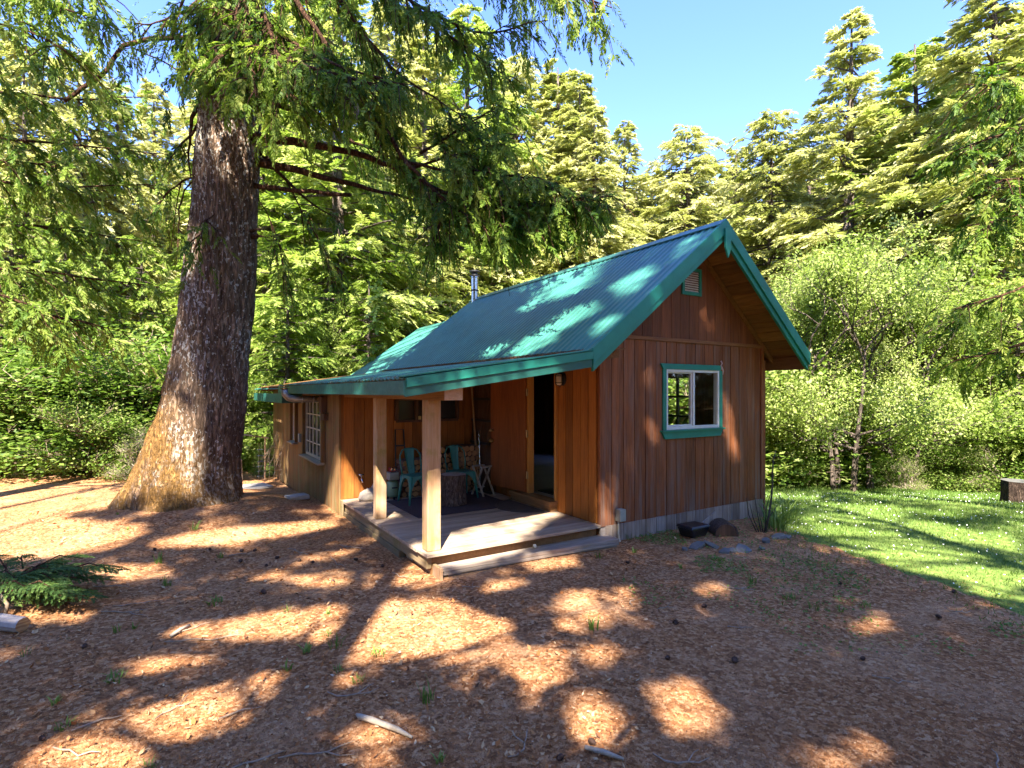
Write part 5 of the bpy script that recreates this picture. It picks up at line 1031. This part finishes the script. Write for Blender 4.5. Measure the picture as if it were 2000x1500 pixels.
LIT_F = [[(788, 738), (900, 716), (1010, 700), (1010, 742), (900, 756), (790, 768)], [(1060, 700), (1150, 684), (1150, 700), (1060, 716)], [(1225, 660), (1290, 590), (1296, 600), (1240, 664)]]
LIT_T = [[(230, 990), (290, 830), (330, 770), (400, 850), (400, 1000)], [(380, 230), (500, 215), (500, 330), (380, 345)], [(375, 460), (400, 440), (405, 520), (375, 540)]]
TE = math.tan(ELEV)
def lit_hit(p):
    """True where the shadow of a point would fall on a patch that is sunlit in the clearing"""
    p = np.atleast_2d(p); out = np.zeros(len(p), bool)
    k = p[:, 2] / TE; gx_, gy_ = p[:, 0] + AZX * k, p[:, 1] + k
    def test(X, Y, Z, polys, ok):
        Yc = np.maximum(Y, .4); px = 1000 + F * X / Yc; py = V0 + F * (HC - Z) / Yc; r = np.zeros(len(p), bool)
        for q in polys: r |= inpoly(px, py, q)
        return r & ok
    out |= test(gx_, gy_, gz(gx_, gy_), LIT_G, gy_ > 1.5)
    kd = (p[:, 2] - ZD) / TE; out |= test(p[:, 0] + AZX * kd, p[:, 1] + kd, np.full(len(p), ZD), LIT_D, kd > 0)
    rel = p[:, :2] - np.array([AX, AY]); wl = rel @ np.array(CD); sw = AZX * CD[0] + CD[1]; t = -wl / sw; X = p[:, 0] + AZX * t; Y = p[:, 1] + t; Z = p[:, 2] - TE * t; out |= test(X, Y, Z, LIT_W, (t > 0) & (Z > 0) & (Z < 4))
    ru = rel @ np.array(CG); su = AZX * CG[0] + CG[1]; t = (p[:, 2] - ZR + SLl * (UR - ru)) / (TE + SLl * su); u_ = ru + su * t; w_ = wl + sw * t; out |= test(p[:, 0] + AZX * t, p[:, 1] + t, p[:, 2] - TE * t, LIT_R, (t > 0) & (u_ > -.7) & (u_ < UR) & (w_ > -.6))
    ug = ru + 2.6; t = -ug / su; out |= test(p[:, 0] + AZX * t, p[:, 1] + t, p[:, 2] - TE * t, LIT_X, (t > 0) & (p[:, 2] - TE * t < 2))
    wf = wl - 3.5; t = -wf / sw; out |= test(p[:, 0] + AZX * t, p[:, 1] + t, p[:, 2] - TE * t, LIT_Y, (t > 0) & (p[:, 2] - TE * t < 2))
    wf = wl + .66; t = -wf / sw; out |= test(p[:, 0] + AZX * t, p[:, 1] + t, p[:, 2] - TE * t, LIT_F, (t > 0) & (p[:, 2] - TE * t > 1.8))
    for q, y in ((LIT_P[0], 6.0), (LIT_P[1], 7.6)): t = y - p[:, 1]; out |= test(p[:, 0] + AZX * t, np.full(len(p), y), p[:, 2] - TE * t, [q], t > 0)
    t = 8.75 - p[:, 1]; Z = p[:, 2] - TE * t; out |= test(p[:, 0] + AZX * t, np.full(len(p), 8.75), Z, LIT_T, (t > 0) & (Z > -.3))
    flk = wav(gx_ * 1.0, gy_, 1.9) + .6 * wav(gx_ + 7, gy_ - 3, 4.3); out |= (flk > 1.22) & (gy_ < 7.2) & (gx_ < 1.2)
    return out
TR_B = [(-9.5, -4.5), (-5.5, -7.5), (-1.8, -5.0), (2.2, -8.0), (5.6, -4.6), (9.0, -7.0), (12.5, -3.5), (0.3, -12.5), (7.5, -12), (-8, -12.5)]
LB = ['unseen shade-casting fir behind the viewpoint %s' % s for s in ('far to the left', 'left of the middle', 'close in the middle', 'right of the middle', 'to the right', 'well to the right', 'at the outer right', 'deep in the middle', 'deep on the right', 'deep on the left')]
rd = np.random.default_rng(77); NS = 15000
gt = np.stack([rd.uniform(-11, 15, NS * 3), rd.uniform(1.5, 18.5, NS * 3)], 1); far_ = (gt[:, 1] > 12.5) & ((gt[:, 0] < -7) | (gt[:, 0] > 4.2)); gt[far_, 0] = np.where(rd.uniform(0, 1, far_.sum()) < .2, rd.uniform(-5.7, -4.2, far_.sum()), rd.uniform(-2.2, 4.0, far_.sum())); hz = rd.uniform(4.5, 25, NS * 3); kk = hz / TE
def cabv(u, wv, z): return np.stack([AX + u * CG[0] + wv * CD[0], AY + u * CG[1] + wv * CD[1], z], 1)
U_ = lambda a, b, n: rd.uniform(a, b, n)
u_ = U_(-.7, 1.85, 9000); surf = np.concatenate([cabv(U_(0, 3.7, 6000), np.zeros(6000), U_(0, 4.2, 6000)), cabv(u_, U_(-.6, 7, 9000), ZR - (UR - u_) * SLl), cabv(np.full(4000, -2.6), U_(3.6, 9.5, 4000), U_(0, 1.9, 4000)), cabv(U_(-3, -.6, 1500), np.full(1500, -.64), U_(2.0, 2.5, 1500))])
hs = U_(6, 26, len(surf)); ks = (hs - surf[:, 2]) / TE
cp = np.concatenate([np.stack([gt[:, 0] - AZX * kk, gt[:, 1] - kk, hz], 1), np.stack([surf[:, 0] - AZX * ks, surf[:, 1] - ks, hs], 1)]); gt = np.concatenate([gt, np.tile([[0., 5.]], (len(surf), 1))]); hz = np.r_[hz, hs]; dist = np.stack([np.hypot(cp[:, 0] - x, cp[:, 1] - y) for x, y in TR_B], 1); own = dist.argmin(1); dm = dist.min(1)
okk = (dm < 4.1 * (1 - ((hz - 4) / 24.) ** 1.4)) & (cp[:, 1] < -.8) & ~lit_hit(cp)
lawn_t = lawn_d(gt[:, 0], gt[:, 1]) > 5; okk &= ~((gt[:, 0] < -5.8) & (gt[:, 1] > 8.0) & (wav(gt[:, 0], gt[:, 1], 1.1) < .35)); okk &= ~(lawn_t & (rd.uniform(0, 1, len(okk)) < .75))
cp, own = cp[okk], own[okk]
for i, (x, y) in enumerate(TR_B):
    t = thing('fir_tree', LB[i], 'tree', (x, y, gzf(x, y)), group='unseen shade-casting firs behind the viewpoint'); off = np.array(t.location); tb = MB(); tb.tube([(0, 0, -.1), (0, .05, 6), (.05, 0, 11), (0, 0, 16)], [.30, .22, .14, .02], 12, wob=.04)
    q = cp[own == i]
    if not len(q): continue
    if x < 6: tb.tube([(0, 0, 15), (0, 0, 26)], [.09, .02], 8)
    ql = q - off; hd = ql.copy(); hd[:, 2] = 0; rr_ = np.linalg.norm(hd, axis=1, keepdims=True); hd = hd / np.maximum(rr_, .05)
    for p_, h_ in list(zip(ql, hd))[::9]:
        if not lit_hit(p_[None] * .6 + off * 1 + np.array([0, 0, p_[2] * .4]))[0]: tb.tube([(0, 0, p_[2] + .2), tuple(p_ * np.array([.5, .5, 1]) + [0, 0, .2]), tuple(p_)], [.045, .03, .01], 5, cap=False)
    tb.build('trunk', M['trunk_bark'], t, smooth=True)
    Vv, Tt = sprays(rd, ql - hd * .35, hd + rd.normal(0, .45, ql.shape) * [1, 1, .4] + [0, 0, -.15], rd.uniform(.6, 1.1, len(ql)), n=16, leaf=.30, wid=.085, droop=.25)
    ctr = Vv.reshape(-1, 4, 3).mean(1) + off; kp = ~lit_hit(ctr) | (rd.uniform(0, 1, len(ctr)) < .06); Vv = Vv.reshape(-1, 4, 3)[kp].reshape(-1, 3); add_crown('crown', t, Vv, Tt[kp], M['far_fir'])  # needles over the sun patches cut away; pale needles lift the fill light

for i, (x, y) in enumerate([(19, -9), (23, -4), (20, 1), (25, 4), (22, 8), (27, 11), (24, 15), (-19, -8), (-22, -2), (-20, 4), (-24, 9), (-21, 13)]):
    o = copy_tree(CV[i % 4]); o.location = (x, y, gzf(x, y) - .2); sc = .7 + .07 * (i % 4); o.scale = (sc * 1.2, sc * 1.2, sc); o.rotation_euler = (0, 0, i * 2); tag(o, 'conifer walling the clearing outside the frame on the %s' % ('right' if x > 0 else 'left'), 'tree', 'conifers beside the clearing')
    o = copy_tree((SHa, SHb)[i % 2]); o.location = (x * .88, y + 1.5, gzf(x * .88, y + 1.5) - .1); o.scale = (1.7, 1.7, 1.5); tag(o, 'shrub outside the frame on the %s of the clearing' % ('right' if x > 0 else 'left'), 'shrub', 'shrubs beside the clearing')
WB = 'conifer in the row of trees far behind the viewpoint'
for i, x in enumerate(range(-34, 40, 5)):
    o = copy_tree(CV[i % 4]); y = -17 - 5 * ((i * 7) % 3); o.location = (x, y, gzf(x, y) - .2); sc = .75 + .08 * (i % 4); o.scale = (sc * 1.3, sc * 1.3, sc); o.rotation_euler = (0, 0, i); tag(o, WB, 'tree', 'trees far behind the viewpoint')
for i, x in enumerate(range(-30, 36, 5)):
    o = copy_tree((SHa, SHb)[i % 2]); y = -13 - (i % 3); o.location = (x, y, gzf(x, y) - .1); o.scale = (1.8, 1.8, 1.6); tag(o, 'shrub in the thicket far behind the viewpoint', 'shrub', 'shrubs far behind the viewpoint')
# ------------------------------------------------------------------ ground clutter
rl = np.random.default_rng(91)
def scatter(n, ymax=14, pw=1.6):
    u = rl.uniform(0, 1, n); y0, y1 = 2.3, ymax; Y = (y0 ** (1 - pw) + u * (y1 ** (1 - pw) - y0 ** (1 - pw))) ** (1 / (1 - pw)); X = rl.uniform(-1.02, 1.02, n) * Y; return X, Y
def inside_cabin(X, Y, m=0.0):
    u = (X - AX) * CG[0] + (Y - AY) * CG[1]; wv = (X - AX) * CD[0] + (Y - AY) * CD[1]; return ((u > -.03 - m) & (u < 3.7 + m) & (wv > -.02 - m) & (wv < 11)) | ((u > -2.58 - m) & (u < .2) & (wv > -.3 - m) & (wv < 11))
def flakes(n, lmin, lmax, asp, tilt, tone, ymax=14, pw=1.6, lift=.012, curl=.0):
    X, Y = scatter(n, ymax, pw); ld = lawn_d(X, Y); k = ~inside_cabin(X, Y) & (rl.uniform(0, 1, n) > sm((ld + 10) / 50)); X, Y = X[k], Y[k]; m = len(X)
    a = rl.uniform(0, 6.28, m); d = np.stack([np.cos(a), np.sin(a), rl.normal(0, tilt, m)], 1); up = np.array([0, 0, 1.]) + rl.normal(0, tilt, (m, 3)); L = rl.uniform(lmin, lmax, m) * np.clip(.65 + Y * .07, .7, 1.3)
    c = np.stack([X, Y, gz(X, Y) + rl.uniform(.002, lift, m)], 1); V = diamonds(c, d, up, L, L * asp * rl.uniform(.6, 1.4, m))
    if curl: V.reshape(-1, 4, 3)[:, 2, 2] += curl * L * rl.uniform(.2, 1, m); V.reshape(-1, 4, 3)[:, 1, 2] += curl * L * rl.uniform(0, .6, m)
    return V, np.clip(tone(m), 0, 1)
parts = [flakes(260000, .006, .018, .34, .3, lambda m: rl.beta(2.3, 2.8, m)), flakes(120000, .016, .05, .06, .2, lambda m: rl.beta(2.2, 2.2, m)), flakes(3500, .008, .022, .4, .3, lambda m: rl.uniform(.6, 1, m))]
V_ = np.concatenate([p[0] for p in parts]); T_ = np.concatenate([p[1] for p in parts])
o = link(bpy.data.objects.new('fallen_needles', np_mesh('fallen_needles', V_, quadidx(len(T_)), M['litter'], T_))); tag(o, 'rust and tan needles and bark chips strewn over the forest floor', 'needle litter', kind='stuff')
V_, T_ = flakes(7500, .02, .052, .55, .4, lambda m: rl.beta(3, 2, m), 9, 1.4, .02, .35); k = V_.reshape(-1, 4, 3)[:, 0, 0] < .4 * V_.reshape(-1, 4, 3)[:, 0, 1] - .5; V_ = V_.reshape(-1, 4, 3)[k].reshape(-1, 3)
o = link(bpy.data.objects.new('dead_leaves', np_mesh('dead_leaves', V_, quadidx(int(k.sum())), M['litter'], T_[k]))); tag(o, 'curled dead leaves covering the ground at the lower left', 'dead leaves', kind='stuff')
# lawn grass and daisies
def blades(X, Y, h, wd):
    n = len(X); a = rl.uniform(0, 6.28, n); z = gz(X, Y); b = np.stack([X, Y, z - .01], 1); sd = np.stack([np.cos(a), np.sin(a), 0 * a], 1) * (wd / 2)[:, None]; ln = rl.normal(0, .45, (n, 2)) * h[:, None]; tip = b + np.stack([ln[:, 0], ln[:, 1], h], 1)
    return np.stack([b - sd, b + sd, tip], 1).reshape(-1, 3), np.arange(3 * n).reshape(n, 3)
n = 420000; X = rl.uniform(2.4, 19, n); Y = rl.uniform(4.0, 19, n); ld = lawn_d(X, Y); keep = ~inside_cabin(X, Y) & (rl.uniform(0, 1, n) < sm((ld + 55) / 110) ** 1.5) & (np.abs(X / Y) < 1.1) & (rl.uniform(0, 1, n) < np.clip(.45 + .5 * wav(X, Y, 1.7), .25, 1)); X, Y = X[keep], Y[keep]
h = rl.uniform(.03, .075, len(X)) * np.clip(.7 + .045 * Y, .8, 1.6); V_, f_ = blades(X, Y, h, .006 + .0009 * Y + 0 * X); T_ = np.clip(.42 + .2 * wav(X, Y, .8) + rl.normal(0, .18, len(X)), 0, 1)
o = link(bpy.data.objects.new('grass', np_mesh('grass', V_, f_, M['grass'], T_))); tag(o, 'short sunlit lawn grass right of the cabin', 'grass', kind='stuff')
n = 2600; X = rl.uniform(2.6, 15, n); Y = rl.uniform(4.4, 15, n); k = (lawn_d(X, Y) > -6) & ~inside_cabin(X, Y) & (wav(X, Y, 1.2) > -.25); X, Y = X[k], Y[k]; m = len(X); a = rl.uniform(0, 6.28, m); c = np.stack([X, Y, gz(X, Y) + rl.uniform(.05, .09, m)], 1)
V_ = diamonds(c, np.stack([np.cos(a), np.sin(a), rl.normal(.1, .3, m)], 1), np.array([0, -.5, 1.]) + rl.normal(0, .3, (m, 3)), rl.uniform(.014, .024, m), rl.uniform(.014, .022, m)); o = link(bpy.data.objects.new('daisies', np_mesh('daisies', V_, quadidx(m), M['petal']))); tag(o, 'tiny white daisies dotted over the lawn', 'daisies', kind='stuff')
# clover patches creeping into the needles
n = 60000; X = rl.uniform(1.2, 9.5, n); Y = rl.uniform(4.2, 9.5, n); ld = lawn_d(X, Y); px = 1000 + F * X / Y; k = (px > 1190) & (px < 2000) & ~inside_cabin(X, Y) & (ld < 10) & (rl.uniform(0, 1, n) < .95 * np.exp(np.minimum(ld, 0) / 60)) & (wav(X, Y, 2.3) > -.05); k |= (px > 1195) & (px < 1480) & ~inside_cabin(X, Y) & (V0 + F * (HC - gz(X, Y)) / Y < 1120) & (V0 + F * (HC - gz(X, Y)) / Y > 1035) & (wav(X, Y, 3.1) > .42); X, Y = X[k], Y[k]; m = len(X); a = rl.uniform(0, 6.28, m)
V_ = diamonds(np.stack([X, Y, gz(X, Y) + rl.uniform(.008, .035, m)], 1), np.stack([np.cos(a), np.sin(a), rl.normal(.15, .3, m)], 1), np.array([0, 0, 1.]) + rl.normal(0, .4, (m, 3)), rl.uniform(.02, .042, m), rl.uniform(.014, .028, m)); o = link(bpy.data.objects.new('clover', np_mesh('clover', V_, quadidx(m), M['grass'], rl.uniform(.1, .7, m)))); tag(o, 'patchy clover creeping from the lawn into the needles', 'clover', kind='stuff')
# weeds, cones, twigs: each its own object
wm = [np_mesh('weed', *(lambda r: (r[0], r[1]))(blade_arr(14, .06, .16, .012, .7, RNG)), M['grass'], np.full(42, .35)), np_mesh('weed', *(lambda r: (r[0], r[1]))(blade_arr(9, .05, .12, .02, .9, RNG)), M['grass'], np.full(27, .6)), np_mesh('weed', *(lambda r: (r[0], r[1]))(blade_arr(22, .10, .10, .014, 1.0, RNG)), M['grass'], np.full(66, .5))]
wp = [(228, 1235), (262, 1228), (225, 1330), (560, 1195), (640, 1200), (640, 1240), (655, 1265), (600, 1275), (660, 1310), (835, 1370), (560, 1310), (420, 1180), (310, 1100), (250, 1035), (125, 1420), (50, 1280), (110, 1375), (740, 1280), (325, 1145), (60, 1005), (150, 975), (1170, 1090), (1240, 1080), (700, 1330), (1160, 1230), (860, 1490), (290, 1500), (380, 1035), (230, 1005), (1270, 1050), (1230, 1055), (430, 1090), (1540, 1170), (1590, 1190), (1330, 1110), (1400, 1095), (1470, 1140), (1640, 1195), (1690, 1185)]
for i, (x, y) in enumerate(wp):
    o = bpy.data.objects.new('weed', wm[i % 3]); link(o); o.location = ground_px(x, y); o.rotation_euler = (0, 0, random.uniform(0, 6)); s = random.uniform(.4, .85); o.scale = (s, s, s); tag(o, 'small green weed sprouting from the needle litter', 'weed', 'weeds on the forest floor')
m_ = MB(); m_.lathe([(.004, 0), (.014, .006), (.02, .02), (.019, .038), (.012, .054), (.003, .06)], 9)
for k in range(46):
    z = .006 + .05 * k / 46; a = k * 2.4; r = .02 * math.sin(3.0 * (k + 3) / 50) + .002; cxx, cyy = r * math.cos(a), r * math.sin(a); m_.add([(cxx * .8 - .006 * math.sin(a), cyy * .8 + .006 * math.cos(a), z), (cxx * .8 + .006 * math.sin(a), cyy * .8 - .006 * math.cos(a), z), (cxx * 1.45, cyy * 1.45, z + .009)], [(0, 1, 2)])
cm = m_.mesh('pine_cone', M['cone'])
cpx = [(472, 1079), (495, 1078), (520, 1105), (545, 1090), (585, 1098), (610, 1100), (470, 1100), (410, 1075), (300, 1075), (160, 1270), (88, 1450), (1300, 1290), (1434, 1298), (1290, 1290), (1680, 1290), (1985, 1395), (1370, 1187), (1490, 1075), (1222, 1100), (1345, 1085), (1860, 1160), (1460, 1110), (1640, 1140), (690, 1122), (700, 1095), (560, 1120), (650, 1140), (860, 1225), (1150, 1450), (330, 1190), (520, 1160), (1700, 1230), (1840, 1210), (430, 1130), (1100, 1480), (240, 1480), (745, 1110), (880, 1155), (1320, 1215), (1580, 1240)]
for x, y in cpx[::2] + cpx[1:12:2]:
    o = bpy.data.objects.new('pine_cone', cm); link(o); p = ground_px(x, y); o.location = (p.x, p.y, p.z + .018); o.rotation_euler = (1.57 + random.uniform(-.3, .3), 0, random.uniform(0, 6)); s = random.uniform(.65, 1.1); o.scale = (s, s, s); tag(o, 'small dark cone lying on the needle litter', 'cone', 'cones on the forest floor')
tw = []
for k in range(6):
    m_ = MB(); L_ = .5; pts = [(L_ * (t_ - .5), rl.normal(0, .012) + .05 * math.sin(3 * t_ + k), .008 + .02 * abs(rl.normal(0, .6))) for t_ in np.linspace(0, 1, 6)]; m_.tube(pts, [.004, .006, .005, .0045, .004, .002], 6, wob=.12)
    if k % 2: m_.tube([pts[3], (pts[3][0] + .08, pts[3][1] + .08, .02), (pts[3][0] + .14, pts[3][1] + .1, .03)], [.005, .004, .002], 5)
    m_.v = [(x, y, z) for x, y, z in m_.v]; tw.append(m_.mesh('fallen_twig', M['twig']))
twp = [(460, 1087, .5, .5), (580, 1080, .9, -.5), (660, 1100, 1.0, -.7), (1440, 1150, .7, -.5), (270, 1180, .8, .2), (240, 1200, .8, -.4), (215, 1150, .7, .0), (380, 1230, .5, 1.3), (400, 1250, 1.2, .4), (690, 1355, .7, .15), (690, 1070, .8, -.6), (1300, 1190, .3, -.3), (1240, 1180, .35, 1), (1445, 1230, .4, .3), (1740, 1330, .4, .1), (1330, 1485, .6, -.1), (490, 1490, .7, .3), (340, 1390, .4, .5), (190, 1420, .5, .6), (920, 1150, .35, .4), (780, 1125, .5, -.3), (1870, 1195, .4, -.5), (1940, 1490, .5, .6), (620, 1480, .8, -.2), (470, 1400, .5, .5), (100, 980, .8, -.3), (150, 1470, .6, .2), (1010, 1460, .5, 1.2)]
for i, (x, y, s, a) in enumerate(twp):
    o = bpy.data.objects.new('fallen_twig', tw[i % 6]); link(o); o.location = ground_px(x, y); o.rotation_euler = (0, 0, a); o.scale = (s, 1, 1); tag(o, 'thin pale twig lying on the needle litter', 'twig', 'twigs on the forest floor')
for nm, x, y, pts, rad, lab in (('fallen_branch', 750, 1420, [(-.20, .10, .02), (-.17, .06, .03), (-.08, .03, .025), (.0, -.02, .03), (.1, -.07, .03), (.2, -.13, .02)], [.008, .016, .02, .017, .016, .008], 'knobbly pale grey branch lying in the foreground leaves'), ('fallen_branch', 1180, 1478, [(-.10, .05, .02), (0, 0, .025), (.1, -.05, .02)], [.012, .014, .008], 'short pale stick at the bottom edge of the clearing'), ('fallen_branch', 352, 1236, [(.02, .1, .02), (.0, .0, .03), (-.02, -.1, .02)], [.014, .016, .012], 'stubby upright-pointing stick in the litter left of the sunny patch')):
    m_ = MB(); m_.tube(pts, rad, 8, wob=.15); o = m_.build(nm, M['pale_wood' if y > 1100 else 'limb_bark'], None, smooth=True); o.location = ground_px(x, y); tag(o, lab, 'branch')
# chunk of wood and cut fir bough at the left edge
m_ = MB(); m_.tube([(-.35, 0, .06), (-.1, .01, .065), (.16, 0, .06)], [.062, .066, .06], 12, wob=.08, mcap=1); o = m_.build('wood_chunk', [M['stump_top'], M['log_end']]); o.location = ground_px(14, 1232); o.rotation_euler = (0, 0, -.15); tag(o, 'chunk of cut wood at the left edge of the clearing', 'log')
m_ = MB(); m_.tube([(-.15, 0, .22), (-.05, 0, .2), (.03, -.01, .12), (.02, -.02, .0)], [.014, .016, .016, .014], 7); o = m_.build('curved_stick', M['twig'], None, smooth=True); o.location = ground_px(10, 1205); tag(o, 'curved stick bending over the wood chunk at the left edge', 'stick')
bo = ground_px(70, 1190); BGH = thing('fir_bough', 'green fir bough lying on the ground at the left edge', 'bough', bo); a_ = newacc(); rbg = np.random.default_rng(4); tb = MB()
for k in range(34):
    az = rbg.uniform(-.9, 2.6); L_ = rbg.uniform(.35, .75); h0 = rbg.uniform(.05, .30); d0 = np.array([math.cos(az), math.sin(az) * .7, .12]); p0 = np.array([-.35 + rbg.uniform(-.2, .35), rbg.uniform(-.15, .5), h0]); tb.tube([tuple(p0), tuple(p0 + d0 * L_ * .5 + [0, 0, .05]), tuple(p0 + d0 * L_ + [0, 0, -.06])], [.009, .007, .003], 5)
    for t_ in np.linspace(.1, 1, 9):
        for s in (-1, 1): a_['B'].append(p0 + d0 * L_ * t_ + [0, 0, .05 * math.sin(3 * t_) - .05 * t_]); a_['D'].append(d0 * .8 + np.array([-d0[1], d0[0], -.1]) * s * .8); a_['L'].append(.22 * (1.1 - .6 * t_)); a_['T'].append(np.clip(.45 + rbg.normal(0, .15), 0, 1))
tb.build('stem', M['limb_bark'], BGH, smooth=True); flush(BGH, a_, M['spruce'], rbg, n=44, leaf=.04, wid=.0075, name='needles')
